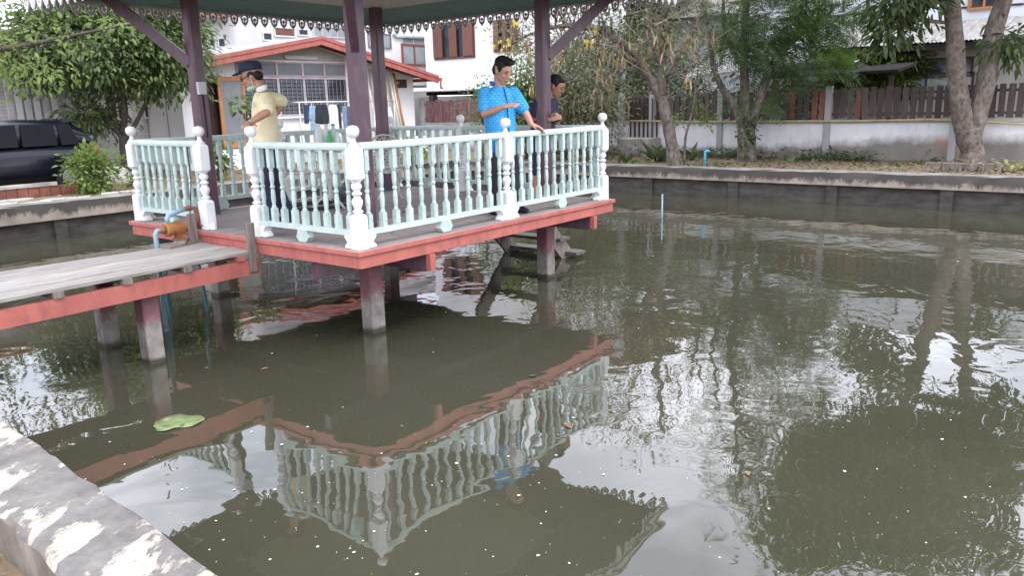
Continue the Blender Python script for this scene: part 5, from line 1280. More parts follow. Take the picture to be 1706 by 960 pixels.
# palm litter heap right of the forked tree
p = on_z(1680, 284, GZ); rs_ = np.random.RandomState(8); n = 260
P_ = np.array(p) + rs_.normal(size=(n, 3)) * [.25, .4, .0] + np.abs(rs_.normal(size=(n, 3))) * [0, 0, .07]
me = leaves_mesh('leaf_heap', LONG, P_, rs_.normal(size=(n, 3)) * [1, 1, .2], np.tile([0, 0, 1.0], (n, 1)) + rs_.normal(size=(n, 3)) * .4, .17 * rs_.uniform(.6, 1.3, n), .06 * rs_.uniform(.6, 1.3, n), leaf_mat('yellowing_leaves', (.12, .11, .05), (.30, .28, .13), (.55, .50, .30)))
tag(attach_top := bpy.data.objects.new('leaf_heap', me), 'heap of yellowing leaves right of the forked tree', 'leaf litter', kind='stuff'); COL.objects.link(attach_top)

# clothes rack
RY = 13.6
RKx0, RKx1 = on_y(498, 170, RY).x, on_y(656, 170, RY).x
zt_, zl_ = on_y(560, 169, RY).z, on_y(560, 218, RY).z
RK = thing('clothes_rack', 'steel clothes rack in front of the house windows', 'rack', ((RKx0 + RKx1) / 2, RY, GZ))
MB().tube([(RKx0, RY, zt_), (RKx1, RY, zt_ - .02)], .022, 8).build('top_bar', METAL, RK, True)
MB().tube([(RKx0, RY, zt_ - .0), (RKx0, RY + .5, zt_), (RKx1, RY + .5, zt_)], .018, 6).build('back_bar', METAL, RK, True)
MB().tube([(RKx0, RY - .2, zl_), (RKx1, RY - .2, zl_)], .018, 6).build('lower_bar', METAL, RK, True)
for x in (RKx0, RKx0 + .42, RKx1 - .4, RKx1):
    MB().tube([(x, RY, zt_), (x, RY, GZ)], .016, 6).build('leg', METAL, RK, True)
def garment(name, rows, mat, lab, seed, dy=0, cat='shirt'):
    """rows: (py, x-left, x-right) in the photo, hung in the rack's plane; a hollow folded body of real depth"""
    r = random.Random(seed); Y = RY - .02 + dy; rs2_ = []
    ph = r.uniform(0, 6)
    for py, xa, xb in rows:
        a, b_ = on_y(xa, py, Y), on_y(xb, py, Y); n = 9; fr, bk = [], []
        for k in range(n):
            f = k / (n - 1); q = a.lerp(b_, f); d_ = .045 * math.sin(PI * f) + .012 * math.sin(f * 14 + ph)
            fr.append(Vector((q.x, Y - d_, q.z))); bk.append(Vector((q.x, Y + d_ + .01, q.z)))
        rs2_.append(fr + bk[::-1])
    m = MB().rings(rs2_); top = on_y((rows[0][1] + rows[0][2]) / 2, rows[0][0], Y)
    o = thing(name, lab, cat, (top.x, Y, top.z - .6))
    m.build('cloth', mat, o, auto=50)
    MB().tube([Vector((top.x, Y, zt_ + .02)), Vector((top.x + .03, Y, zt_ - .02)), Vector((top.x, Y, top.z + .04)), Vector((top.x, Y, top.z - .03))], .008, 5).build('hanger', METAL, o)
C_NAVY, C_BLUE, C_BLACK, C_GREY = cloth('hung_navy', (.03, .045, .11)), cloth('hung_light_blue', (.28, .42, .55)), cloth('hung_black', (.028, .028, .045)), cloth('hung_slate', (.10, .11, .16))
C_PALE = cloth('hung_pale_blue', (.48, .62, .74)); C_BG = cloth('hung_blue_grey', (.22, .29, .42))
garment('hung_trousers', [(174, 508, 517), (182, 507, 518), (195, 507, 516), (206, 508, 514)], C_NAVY, 'navy trousers hung at the left end of the rack', 1, .05, 'trousers')
garment('hung_shirt', [(176, 516, 528), (184, 513, 531), (198, 513, 531), (200, 517, 530), (217, 518, 530)], C_BLUE, 'light blue shirt hung second from the left on the rack', 2, .02)
garment('hung_tank_top', [(174, 527, 544), (180, 525, 546), (192, 525, 548), (204, 525, 548), (207, 534, 546)], C_BLACK, 'black tank top hung on the rack', 3, -.03)
garment('hung_shirt', [(174, 549, 560), (182, 547, 563), (200, 549, 564), (217, 549, 566)], WHITEC, 'white shirt hung beside the black tank top', 4, .03)
garment('hung_trousers', [(174, 560, 565), (190, 562, 568), (216, 564, 570)], C_BLACK, 'narrow black garment hung right of the white shirt', 5, .06, 'trousers')
garment('hung_trousers', [(176, 571, 578), (190, 571, 579), (214, 573, 580)], C_BG, 'blue-grey jeans hung left of the front column', 6, .02, 'trousers')
garment('hung_trousers', [(177, 578, 592), (190, 577, 594), (210, 580, 596)], C_GREY, 'slate grey trousers hung beside the blue-grey jeans', 7, -.02, 'trousers')
garment('hung_shirt', [(175, 604, 613), (188, 603, 616), (206, 605, 617), (218, 606, 616)], C_PALE, 'pale blue shirt hung right of the front column', 8, .0)
garment('hung_shirt', [(174, 625, 634), (182, 624, 636), (200, 623, 638), (217, 624, 640)], WHITEC, 'white shirt hung left of the back column', 9, .0)
garment('hung_shirt', [(178, 644, 651), (190, 643, 654), (204, 645, 654)], WHITEC, 'white shirt hung at the right end of the rack', 10, .02)

# ================================================================== THINGS ON THE DECK AND WALKWAY
# pump on its scrap raft
PO = on_x(288, 381, -.36)
scrap_z = PO.z - .115
SCR = thing('scrap_boards', 'stack of dark scrap boards under the orange pump', 'boards', (PO.x, PO.y, scrap_z))
for i, (dx, dy, l_, rz) in enumerate(((0, 0, .50, .1), (.06, .10, .46, -.15), (.02, -.10, .44, .3), (.10, .02, .40, .9))):
    bme = MB().box(-l_ / 2, l_ / 2, -.06, .06, 0, .022).mesh('board'); bme.materials.append(OLDWOOD); put('board', bme, SCR, (PO.x + dx, PO.y + dy, scrap_z - .023 * (4 - i) - .001), rz)
MB().bar((PO.x - .1, PO.y, scrap_z - .12), (.05, PO.y + .05, scrap_z - .12), .06, .05).build('support_arm', OLDWOOD, SCR)
PUM = M('orange_pump_paint', (.36, .145, .05), (.22, .085, .03), 8, rough=.5, rnd=0, dirt=(.15, .07, .03), dirt_amt=.6, dirt_scale=14)
PU_ = thing('water_pump', 'orange electric water pump with blue pipes beside the footbridge', 'pump', (PO.x, PO.y, scrap_z))
ax = Vector((1, 0, 0)); 
def cyl_x(m, c, x0, x1, r, n=18): 
    return m.rings([[c + Vector((x, rr * math.cos(2 * PI * k / n), rr * math.sin(2 * PI * k / n))) for k in range(n)] for x, rr in ((x0, r * .88), (x0 + .008, r), (x1 - .008, r), (x1, r * .88))])
mo = cyl_x(MB(), PO, -.02, .12, .062).build('motor', PUM, PU_, auto=40)
m = MB()
for k in range(18):
    a = 2 * PI * k / 18; m.bar(PO + Vector((.0, .062 * math.cos(a), .062 * math.sin(a))), PO + Vector((.10, .062 * math.cos(a), .062 * math.sin(a))), .008, .008)
m.build('cooling_fins', PUM, mo)
cyl_x(MB(), PO, .122, .15, .055).build('fan_cover', PUM, PU_, auto=40)
cyl_x(MB(), PO, -.085, -.02, .072).build('pump_housing', PUM, PU_, auto=40)
cyl_x(MB(), PO, -.13, -.086, .035).build('inlet', PUM, PU_, auto=40)
m = MB().box(PO.x - .0, PO.x + .11, PO.y - .06, PO.y + .06, scrap_z, scrap_z + .018).box(PO.x + .02, PO.x + .09, PO.y - .03, PO.y + .03, scrap_z + .018, PO.z - .05); m.build('foot', PUM, PU_)
MB().tube([PO + Vector((-.125, 0, 0)), PO + Vector((-.17, 0, 0)), PO + Vector((-.19, 0, -.03)), PO + Vector((-.19, 0, -.14)), PO + Vector((-.19, .01, -.4)), PO + Vector((-.19, .02, -1.2))], .024, 10).build('suction_pipe', BLUEPVC, PU_, True)
up = PO + Vector((-.05, 0, .06))
MB().tube([up, up + Vector((0, 0, .05)), up + Vector((.02, 0, .075)), up + Vector((.15, .03, .105)), up + Vector((.23, .05, .115))], .023, 10).build('delivery_pipe', BLUEPVC, PU_, True)
MB().tube([up + Vector((.22, .05, .115)), up + Vector((.30, .04, .12)), up + Vector((.335, .02, .11)), up + Vector((.34, .01, .0)), up + Vector((.34, 0, -.10))], .025, 8).build('rusty_pipe', M('rusty_brown_pipe', (.18, .07, .05), None, 8, rough=.8), PU_, True)
MB().tube([up + Vector((.35, -.02, -.06)), up + Vector((.42, -.10, -.05)), up + Vector((.44, -.12, -.08))], .022, 8).build('grey_elbow', METAL, PU_, True)
MB().lathe(up + Vector((.42, -.13, -.24)), [(.018, 0), (.034, .02), (.036, .15), (.026, .175), (.02, .19)], 12).build('filter_bottle', WHITE, PU_, True)
cw = [Vector((-.02, 2.55, ZD + .85)), Vector((-.035, 2.52, ZD + .5)), Vector((-.04, 2.58, ZD + .2)), Vector((-.08, 2.62, ZD - .02)), up + Vector((.2, -.05, -.02))]
tag(MB().tube(cw, .006, 5).build('power_cable', BLACKRUB, None, True, cw[-1]), 'thin black cable hanging down the left railing to the pump', 'cable')
# drowned pipes below the walkway
for px, py, lab in ((285, 528, 'left of the two dark blue pipes standing in the water under the footbridge'), (346, 518, 'right of the two dark blue pipes standing in the water under the footbridge')):
    p = on_z(px, py, 0); q = at_d(px - 12, py - 60, (p - CAM).dot(_Yf) + .02)
    tag(MB().tube([p + (p - q) * .5, q, q + (q - p) * .8], .021, 8).build('water_pipe', BLUEPVCD, None, True, p), lab, 'pipe')

# white iron chairs and table
IRON = M('white_cast_iron', (.58, .56, .53), (.42, .40, .37), 12, rough=.6, rnd=0, dirt=(.2, .18, .15), dirt_amt=.6, dirt_scale=25)
def iron_chair(loc, rz, lab):
    root = thing('iron_chair', lab, 'chair', (0, 0, 0))
    m = MB(); arch = [Vector((-.17, .20, .40)), Vector((-.20, .22, .58)), Vector((-.185, .235, .70)), Vector((-.12, .245, .79)), Vector((0, .25, .825)), Vector((.12, .245, .79)), Vector((.185, .235, .70)), Vector((.20, .22, .58)), Vector((.17, .20, .40))]
    m.tube([p for p, _ in smooth_path([(p, 1) for p in arch], 3)], .014, 6); m.build('back_frame', IRON, root, True)
    m = MB(); r = random.Random(2)
    for i in range(7):
        for k in range(11):
            x, z = -.165 + .055 * i + (.027 if k % 2 else 0), .43 + k * .037
            if (x / .185) ** 2 + (max(0, z - .62) / .19) ** 2 > .95: continue
            R = .021; cpt = Vector((x, .205 + (z - .4) * .1, z))
            m.tube([cpt + Vector((R * math.cos(2 * PI * j / 7), 0, R * math.sin(2 * PI * j / 7))) for j in range(8)], .0075, 4)
    tag(m.build('back_lattice', IRON, root), kind='stuff')
    m = MB().lathe((0, 0, 0), [(.02, .408), (.205, .408), (.215, .418), (.205, .428), (.02, .428)], 24); m.build('seat', IRON, root, auto=40)
    m = MB().lathe((0, 0, 0), [(.19, .35), (.20, .35), (.205, .406), (.195, .406)], 24); m.build('seat_apron', IRON, root, auto=40)
    for a in (45, 135, 225, 315):
        c, s = math.cos(rad(a)), math.sin(rad(a))
        pts = [Vector((c * .19, s * .19, .40)), Vector((c * .215, s * .215, .30)), Vector((c * .175, s * .175, .18)), Vector((c * .18, s * .18, .08)), Vector((c * .23, s * .23, .008))]
        MB().tube([p for p, _ in smooth_path([(p, 1) for p in pts], 3)], .013, 6).build('leg', IRON, root, True)
    root.location = loc; root.rotation_euler = (0, 0, rz); return root
c1 = on_z(657, 333, ZD); iron_chair(Vector((c1.x + .05, c1.y + .15, ZD)), math.atan2(_Yf.y, _Yf.x) - PI / 2 + PI + .25 + PI, 'white ornate iron chair with a rounded back by the back column')
tabc = at_d(546, 262, 9.75); TX, TY = tabc.x, tabc.y; TZ = ZD + .70
c2 = at_d(512, 300, 10.1); iron_chair(Vector((c2.x, c2.y, ZD)), .6, 'white ornate iron chair left of the bottle table')
TB = thing('iron_table', 'small round white iron table holding bottles behind the left railing', 'table', (TX, TY, ZD))
MB().lathe((TX, TY, TZ), [(.02, -.02), (.28, -.02), (.29, -.01), (.28, 0), (.02, 0)], 28).build('table_top', IRON, TB, auto=40)
MB().lathe((TX, TY, ZD), [(.03, .10), (.045, .14), (.025, .25), (.04, .4), (.025, .55), (.06, .678)], 12).build('stem', IRON, TB, auto=40)
for k in range(3):
    a = rad(30 + 120 * k); dv = Vector((math.cos(a), math.sin(a), 0))
    MB().tube([Vector((TX, TY, ZD + .14)) + dv * .02, Vector((TX, TY, ZD + .12)) + dv * .12, Vector((TX, TY, ZD + .012)) + dv * .24], .015, 6).build('leg', IRON, TB, True)
def glassy(name, c, rough=.15, tr=.55):
    m, t, b_, o = nodes_of(name); b_.inputs['Base Color'].default_value = (*c, 1); b_.inputs['Roughness'].default_value = rough; b_.inputs['Transmission Weight'].default_value = tr; b_.inputs['IOR'].default_value = 1.3; return m
PET = glassy('clear_plastic', (.88, .90, .92), .35, .25); PETG = glassy('green_soda', (.12, .65, .20), .15, .3); PETG2 = glassy('pale_green_plastic', (.60, .84, .76), .25, .3)
CAPG = M('green_cap', (.04, .25, .10), None, 5, rough=.4, bmp=0)
def bottle(px, dz, r, h, mat, lab, dep, name='bottle', cap=True):
    p = at_d(px, 240, dep); b_ = thing(name, lab, 'bottle', (p.x, p.y, TZ))
    MB().lathe((p.x, p.y, TZ), [(r * .85, .003), (r, .02), (r, h * .35), (r * .93, h * .38), (r, h * .42), (r, h * .62), (r * .75, h * .78), (r * .36, h * .88), (r * .34, h * .97)], 16).build('bottle_body', mat, b_, auto=50)
    if cap: MB().lathe((p.x, p.y, TZ), [(r * .42, h * .95), (r * .42, h * 1.02), (r * .1, h * 1.021)], 12).build('bottle_cap', CAPG if mat is not PET else WHITE, b_, auto=40)
bottle(533, 0, .055, .31, PET, 'large clear plastic water bottle at the left of the table', 9.60)
bottle(545, 0, .055, .30, PET, 'clear plastic water bottle left of the green soda', 9.78)
bottle(549, 0, .035, .22, PETG, 'green soda bottle in the middle of the table', 9.55)
bottle(557, 0, .05, .30, PETG2, 'pale green tinted bottle right of the green soda', 9.80)
bottle(564, 0, .035, .21, PET, 'small clear bottle at the right of the table', 9.55)
# grey float and black hose on the deck
p = on_z(586, 336, ZD)
FLT = thing('plastic_float', 'dark grey round plastic float behind the front corner post', 'float', (p.x, p.y + .1, ZD))
MB().ell((p.x, p.y + .1, ZD + .115), .115, .115, .113, 18, 10).build('ball', M('grey_plastic', (.10, .10, .12), None, 6, rough=.5), FLT, True)
MB().lathe((p.x, p.y + .1, ZD + .222), [(.03, 0), (.03, .02), (.012, .022), (.012, .04)], 10).build('cap', BLACKRUB, FLT, True)
p = on_z(525, 345, ZD)
pts = [Vector((p.x + (.22 + .01 * k) * math.cos(k * .55) * 1.1, p.y + (.20 + .006 * k) * math.sin(k * .55), ZD + .018 + .004 * (k // 11))) for k in range(34)]
tag(MB().tube(pts, .014, 6).build('hose_coil', BLACKRUB, None, True, (p.x, p.y, ZD)), 'coil of black hose lying on the deck behind the left railing', 'hose')
scatter_leaves('deck_litter', 90, (.6, 3.6), (.4, 3.3), ZD + .006, .06, L_DRY, 'small dry leaves on the deck boards', 'leaf litter')
p = Vector((COLS[3][0] - .02, COLS[3][1] - .09, 0)); q = at_d(322, 147, (p - CAM).dot(_Yf))
JB = thing('junction_box', 'small grey electrical box fixed to the left purple column', 'box', (p.x, p.y, q.z - .06))
bevel(MB().box(p.x - .05, p.x + .05, COLS[3][1] - .125, COLS[3][1] - .077, q.z - .07, q.z + .07).build('casing', HOUSEG, JB), .006)
MB().tube([(p.x + .02, COLS[3][1] - .085, q.z - .07), (p.x + .03, COLS[3][1] - .083, q.z - .5), (p.x + .02, COLS[3][1] - .083, ZD + .9)], .006, 5).build('wire', BLACKRUB, JB, True)

# ================================================================== ON THE WATER
c = on_z(300, 705, 0)
rl_ = random.Random(3); n = 26; ring_o = []
for k in range(n):
    a = 2 * PI * k / n; f = 1.0 + rl_.uniform(-.10, .07) - (.30 if k in (19, 20) else 0)
    ring_o.append(Vector((.175 * math.cos(a) * f, .15 * math.sin(a) * f * (1 - .3 * math.cos(a)), .006 + .008 * math.sin(2.5 * a) ** 2)))
m = MB(); inner = [v * .5 + Vector((0, 0, .004)) for v in ring_o]; lo = [v - Vector((0, 0, .004)) for v in ring_o]
m.add([c + v for v in lo] + [c + v for v in ring_o] + [c + v for v in inner] + [c + Vector((0, 0, .006))],
      [(k, (k + 1) % n, n + (k + 1) % n, n + k) for k in range(n)] + [(n + k, n + (k + 1) % n, 2 * n + (k + 1) % n, 2 * n + k) for k in range(n)] + [(2 * n + k, 2 * n + (k + 1) % n, 3 * n) for k in range(n)] + [tuple(range(n))[::-1]])
LILY = M('pale_lily_leaf', (.21, .27, .12), (.15, .20, .075), 14, rough=.45, rnd=0, bmp=.6, bs=30, bd=.01, dirt=(.12, .10, .04), dirt_amt=.8, dirt_scale=16)
o = m.build('floating_leaf', LILY, None, True, c); o.rotation_euler = (0, 0, -TH + .2); tag(o, 'large pale green lily leaf floating near the footbridge pillar', 'leaf')
for px, py, s, mt, lab in ((448, 614, .045, L_DRY, 'small brown leaf floating left of the front pillar'), (1244, 786, .035, L_DRY, 'small orange leaf floating in the open water'), (1015, 630, .04, L_LIME, 'small yellow-green leaf floating below the right deck corner'), (945, 706, .06, L_DRY, 'brown leaf scrap floating by the ripple rings'), (880, 628, .05, L_BACK, 'dark twig scrap floating under the deck reflection'), (1090, 428, .06, L_DRY, 'yellowish leaf floating behind the right pillar')):
    p = on_z(px, py, .004); a = rng.uniform(0, 6)
    me = leaves_mesh('floating_leaf', LONG, np.zeros((1, 3)), np.array([[math.cos(a), math.sin(a), .05]]), np.array([[0, 0, 1.0]]), [s * 1.6], [s], mt)
    me.transform(Matrix.Translation((0, 0, .004))); o = bpy.data.objects.new('floating_leaf', me); COL.objects.link(o); o.location = p; tag(o, lab, 'leaf', 'leaves floating on the pond')
rw = np.random.RandomState(21); V, Fq = [], []
SPK = M('pale_floating_specks', (.72, .72, .68), (.5, .5, .46), 30, rough=.6, bmp=0, rnd=0)
for _ in range(900):
    px, py = rw.uniform(-40, 1760), 330 + 640 * rw.rand()
    p = on_z(px, py, .003)
    if p.x > XF - .1 or p.y > YL - .1 or p.x < XN + .1: continue
    if math.sin(p.x * 1.3 + 2 * math.sin(p.y * .7)) + math.sin(p.y * 1.9 + p.x) < rw.uniform(-2.2, 1.2): continue
    s = (.0022 + .0075 * rw.rand() ** 5) * (1 + .06 * (p - CAM).length); k = len(V); a = rw.uniform(0, 6)
    for j in range(5): V.append((p.x + s * math.cos(a + j * 1.257) * rw.uniform(.6, 1.3), p.y + s * math.sin(a + j * 1.257) * rw.uniform(.6, 1.3), .003 + .002 * rw.rand()))
    Fq.append([k, k + 1, k + 2, k + 3, k + 4])
o = bpy.data.objects.new('floating_specks', np_mesh('floating_specks', np.array(V), np.array(Fq), SPK)); COL.objects.link(o); tag(o, 'pale specks of debris floating on the pond', 'debris', kind='stuff')

# ================================================================== PEOPLE
def fuse(mb, voxel, smooth=6, name='body'):
    me = mb.mesh(name); o = bpy.data.objects.new('tmp', me); COL.objects.link(o)
    md = o.modifiers.new('r', 'REMESH'); md.mode = 'VOXEL'; md.voxel_size = voxel; md.use_smooth_shade = True
    if smooth: ms = o.modifiers.new('s', 'SMOOTH'); ms.factor = .5; ms.iterations = smooth
    bpy.context.view_layer.update()
    r = bpy.data.meshes.new_from_object(o.evaluated_get(bpy.context.evaluated_depsgraph_get()))
    bpy.data.objects.remove(o); r.name = name; return r
def skinned(mb, name, mat, parent, voxel, smooth=6):
    me = fuse(mb, voxel, smooth, name); me.materials.clear(); me.materials.append(mat); me.transform(Matrix.Translation(-wl(parent)))
    me.polygons.foreach_set('use_smooth', [True] * len(me.polygons))
    o = bpy.data.objects.new(name, me); COL.objects.link(o); o.parent = parent; return o
def frame(f, u=Vector((0, 0, 1))):
    f = f.normalized(); l = u.cross(f).normalized(); return f, l, f.cross(l)
def head(m, c, f, l, u, s, nb):
    A = (f, l, u); E_ = lambda o, a, b_, d: m.ell(c + (f * o[0] + l * o[1] + u * o[2]) * s, a * s, b_ * s, d * s, 16, 10, A)
    E_((-.012, 0, .022), .100, .078, .106); E_((.030, 0, -.050), .066, .060, .070); E_((.058, 0, -.096), .030, .036, .026)
    E_((.040, 0, .02), .062, .068, .075); E_((.078, 0, .030), .020, .055, .014)
    for q in (-1, 1): E_((.0, q * .078, -.012), .020, .011, .034); E_((.066, q * .036, -.025), .026, .024, .024)
    m.cap(c + (f * .094 + u * .012) * s, c + (f * .112 - u * .026) * s, .009 * s, .015 * s, 10); E_((.098, 0, -.034), .014, .019, .011)
    E_((.088, 0, -.064), .016, .026, .008); E_((.086, 0, -.076), .014, .022, .008)
    m.cap(c - (u * .06 + f * .022) * s, nb, .052 * s, .060 * s, 14)
def face_bits(root, c, f, l, u, s, brows=True):
    DK = MATS.get('eye_dark') or M('eye_dark', (.015, .012, .010), None, 5, rough=.25, bmp=0)
    for q in (-1, 1):
        MB().ell(c + (f * .089 + l * q * .033 + u * .008) * s, .010 * s, .015 * s, .0055 * s, 10, 6, (f, l, u)).build('eye', DK, root, True)
        if brows: MB().ell(c + (f * .094 + l * q * .034 + u * .031) * s, .009 * s, .021 * s, .0045 * s, 10, 6, (f, l, u)).build('eyebrow', HAIR, root, True)
    MB().ell(c + (f * .100 - u * .070) * s, .006 * s, .022 * s, .0035 * s, 10, 6, (f, l, u)).build('mouth', M('lip_line', (.22, .075, .06), None, 5, rough=.5, bmp=0), root, True)
def hand(m, w, d, n, side, curl, s=1.0, thumb=1.0):
    """w wrist, d finger direction, n back-of-hand normal, side: +1 thumb towards n x d"""
    d = d.normalized(); n = (n - d * n.dot(d)).normalized(); t = n.cross(d) * side
    A = (d, t, n)
    m.ell(w + d * .045 * s, .055 * s, .041 * s, .017 * s, 14, 8, A); m.cap(w - d * .01 * s, w + d * .03 * s, .026 * s, .026 * s)
    for i, (o, L) in enumerate(((.030, .92), (.011, 1.0), (-.009, .95), (-.028, .75))):
        p = w + (d * .080 + t * o) * s; dd = d + t * (o * 1.2); a = curl * (1 + .12 * i)
        dd.normalize()
        for L_, k, r in ((.044, .35, .0098), (.027, .8, .0088), (.021, 1.2, .0078)):
            v = (dd * math.cos(a * k) - n * math.sin(a * k)); q = p + v * L_ * L * s
            m.cap(p, q, r * s, r * .93 * s, 10); p = q
    p = w + (d * .020 + t * .030) * s; v = (d * .55 + t * .8 * thumb - n * .25).normalized(); q = p + v * .042 * s
    m.cap(p, q, .0125 * s, .0105 * s, 10); v2 = (v + d * .5 - n * .2).normalized(); m.cap(q, q + v2 * .032 * s, .0105 * s, .009 * s, 10)
def lerp3(a, b_, t): return a + (b_ - a) * t
def torso_secs(pel, chest, neck, l, f, k=1.0, belly=0.0, lo=-.06):
    up = (neck - pel).normalized(); S = []
    for t, rl, rf in ((lo / (neck - pel).length, .150, .105), (.06, .160, .118 + belly * .5), (.22, .152, .115 + belly), (.42, .158, .116 + belly * .7), (.62, .176, .122), (.80, .186, .112), (.92, .150, .088), (1.0, .070, .060)):
        base = pel.lerp(chest, min(1, t / .7)) if t <= .7 else chest.lerp(neck, (t - .7) / .3)
        S.append((base if t > 0 else pel + up * lo, l, f, rl * k, rf * k))
    return S
def leg(m, hip, knee, ank, r=(.085, .058, .042)):
    m.cap(hip, knee, r[0], r[1], 14); m.cap(knee, lerp3(knee, ank, .35) , r[1], r[1] * .98, 14); m.cap(lerp3(knee, ank, .35), ank, r[1] * .98, r[2], 14)
def shoe(m, ank, f, l, s=1.0):
    z = ZD + .035; c = Vector((ank.x, ank.y, z)); A = (f, l, Vector((0, 0, 1)))
    m.ell(c + f * .01, .06 * s, .042 * s, .045, 14, 8, A); m.ell(c + f * .10 * s - Vector((0, 0, .006)), .085 * s, .046 * s, .034, 14, 8, A); m.cap(Vector((ank.x, ank.y, ZD + .10)), c, .04, .042)
def arm(m, sh, el, wr, r=(.048, .040, .029)): m.cap(sh, el, r[0], r[1], 14); m.cap(el, lerp3(el, wr, .3), r[1], r[1] * .98, 14); m.cap(lerp3(el, wr, .3), wr, r[1] * .98, r[2], 14)
UP = Vector((0, 0, 1))

# ---------- man in the blue shirt
f, l, u = frame(_X * .60 - _Yf * .80)
pel = at_d(836, 248, 9.02); chest = at_d(832, 185, 9.00); nb = at_d(832, 143, 8.98); hc = at_d(837, 117, 8.93)
ftR, ftL = on_z(824, 357, ZD), on_z(864, 353, ZD)
root = thing('person', 'man in a bright blue patterned shirt with one hand on the railing', 'person', (pel.x, pel.y, ZD))
hf, hl, hu = frame(_X * .66 - _Yf * .62 - UP * .48); S_ = 1.06
m = MB(); head(m, hc, hf, hl, hu, S_, nb)
m.loft(torso_secs(pel, chest, nb, l, f, .93))
shR, shL = at_d(808, 155, 8.98), at_d(855, 155, 9.06)
elR, wrR = at_d(807, 190, 8.86), at_d(839, 178, 8.70)
hx = on_y(899, 222, 0).x
elL, wrL = at_d(877, 190, 8.98), Vector((hx - .05, .07, ZD + .955))
arm(m, shR, elR, wrR); arm(m, shL, elL, wrL)
hand(m, wrR, (at_d(862, 173, 8.64) - wrR), UP * .75 - _Yf * .5 + _X * .1, 1, .28)
hand(m, wrL, Vector((.035, -.075, -.022)), UP, -1, .75, 1.08)
for hp, ft in ((pel - l * .085, ftR), (pel + l * .085, ftL)):
    kn = lerp3(hp, ft, .5) + f * .03; leg(m, hp - UP * .05, kn, Vector((ft.x, ft.y, ZD + .09)))
skinned(m, 'body', SKIN2, root, .0065, 5)
face_bits(root, hc, hf, hl, hu, S_)
m = MB(); A = (hf, hl, hu)
m.ell(hc + (hu * .062 - hf * .020) * S_, .098 * S_, .083 * S_, .082 * S_, 18, 10, A); m.ell(hc + (hu * .112 + hf * .045) * S_, .062 * S_, .062 * S_, .030 * S_, 16, 8, A); m.ell(hc + (-hf * .055 - hu * .005) * S_, .058 * S_, .075 * S_, .085 * S_, 16, 8, A)
for q in (-1, 1): m.ell(hc + (hl * q * .066 + hf * .012 + hu * .030) * S_, .034 * S_, .018 * S_, .045 * S_, 12, 8, A)
r = random.Random(1)
for k in range(26):
    a = r.uniform(-1, 1); p0 = hc + (hu * .12 + hf * r.uniform(-.05, .08) + hl * a * .055) * S_; m.cap(p0, p0 + (hu * .018 + hf * .022 + hl * a * .012) * S_, .012, .005, 6)
skinned(m, 'hair', HAIR, root, .007, 2)
m = MB(); m.loft(torso_secs(pel, chest, nb, l, f, 1.10, .02, -.10)[:-1] + [(nb - UP * .005, l, f, .075, .07)])
for a, b_ in ((shR, elR), (shL, elL)): m.cap(a - UP * .0, lerp3(a, b_, .30), .078, .078, 14); m.cap(lerp3(a, b_, .3), lerp3(a, b_, .70), .078, .074, 14)
shirt = skinned(m, 'shirt', BLUESHIRT, root, .011, 5)
m = MB()
for q in (-1, 1): 
    a0 = nb + UP * .022 - f * .05 + l * q * .03; m.loft([(nb + UP * (.012 + .02 * (1 - t)) + f * (.085 * t - .06) + l * q * (.068 - .03 * t ** 2), (l * q * .6 + f * .4 * t).normalized(), UP, .014, .026) for t in (0, .3, .6, .85, 1.0)], 10)
m.build('collar', M('blue_collar', (.0, .16, .52), None, 9, rough=.8), shirt, True)
m = MB(); pl = [lerp3(nb, chest, t) + f * (.075 + .075 * min(1, t * 1.6)) - UP * .015 for t in (0, .3, .6, 1)] + [lerp3(chest, pel, t) + f * .155 for t in (.3, .6, 1)]
m.tube(pl, .006, 5).build('button_placket', NAVY, shirt)
m = MB(); m.loft([(pel + UP * .03, l, f, .162, .122), (pel - UP * .10, l, f, .165, .12), (pel - UP * .17, l, f, .15, .10)])
for hp, ft in ((pel - l * .085, ftR), (pel + l * .085, ftL)):
    kn = lerp3(hp, ft, .5) + f * .03; an = Vector((ft.x, ft.y, ZD + .05)); m.cap(hp - UP * .05, kn, .098, .078, 14); m.cap(kn, an, .078, .068, 14)
skinned(m, 'trousers', CHAR, root, .012, 5)
for ft in (ftR, ftL): mm = MB(); shoe(mm, ft, f, l); skinned(mm, 'shoe', SHOE, root, .009, 3)

# ---------- person in navy behind the column
f, l, u = frame(_X * .88 - _Yf * .45)
D = 10.2
pel = at_d(904, 232, D); chest = at_d(905, 193, D); nb = at_d(913, 163, D); hc = at_d(926, 143, D - .02)
ftR, ftL = on_z(892, 334, ZD), on_z(909, 331, ZD)
root = thing('person', 'person in a navy polo shirt and shorts looking down beside the purple column', 'person', (pel.x, pel.y, ZD))
hf, hl, hu = frame(_X * .82 - _Yf * .35 - UP * .48); S_ = 1.02
m = MB(); head(m, hc, hf, hl, hu, S_, nb); m.loft(torso_secs(pel, chest, nb, l, f, .90))
shR, shL = at_d(896, 172, D - .12), at_d(921, 172, D + .12)
elR, wrR = at_d(888, 198, D - .10), at_d(917, 199, D - .22); elL, wrL = at_d(920, 200, D + .16), at_d(931, 199, D - .10)
arm(m, shR, elR, wrR); arm(m, shL, elL, wrL)
hand(m, wrR, (at_d(929, 195, D - .22) - wrR), UP * .5 - _Yf * .8, 1, 1.0); hand(m, wrL, (at_d(932, 192, D - .2) - wrL), UP * .3 + _X * .9, -1, 1.1)
for hp, ft in ((pel - l * .08, ftR), (pel + l * .08, ftL)):
    kn = lerp3(hp, ft, .5) + f * .02; leg(m, hp - UP * .05, kn, Vector((ft.x, ft.y, ZD + .08)))
    m.ell(Vector((ft.x, ft.y, ZD + .045)) + f * .06, .115, .042, .035, 14, 8, (f, l, UP))
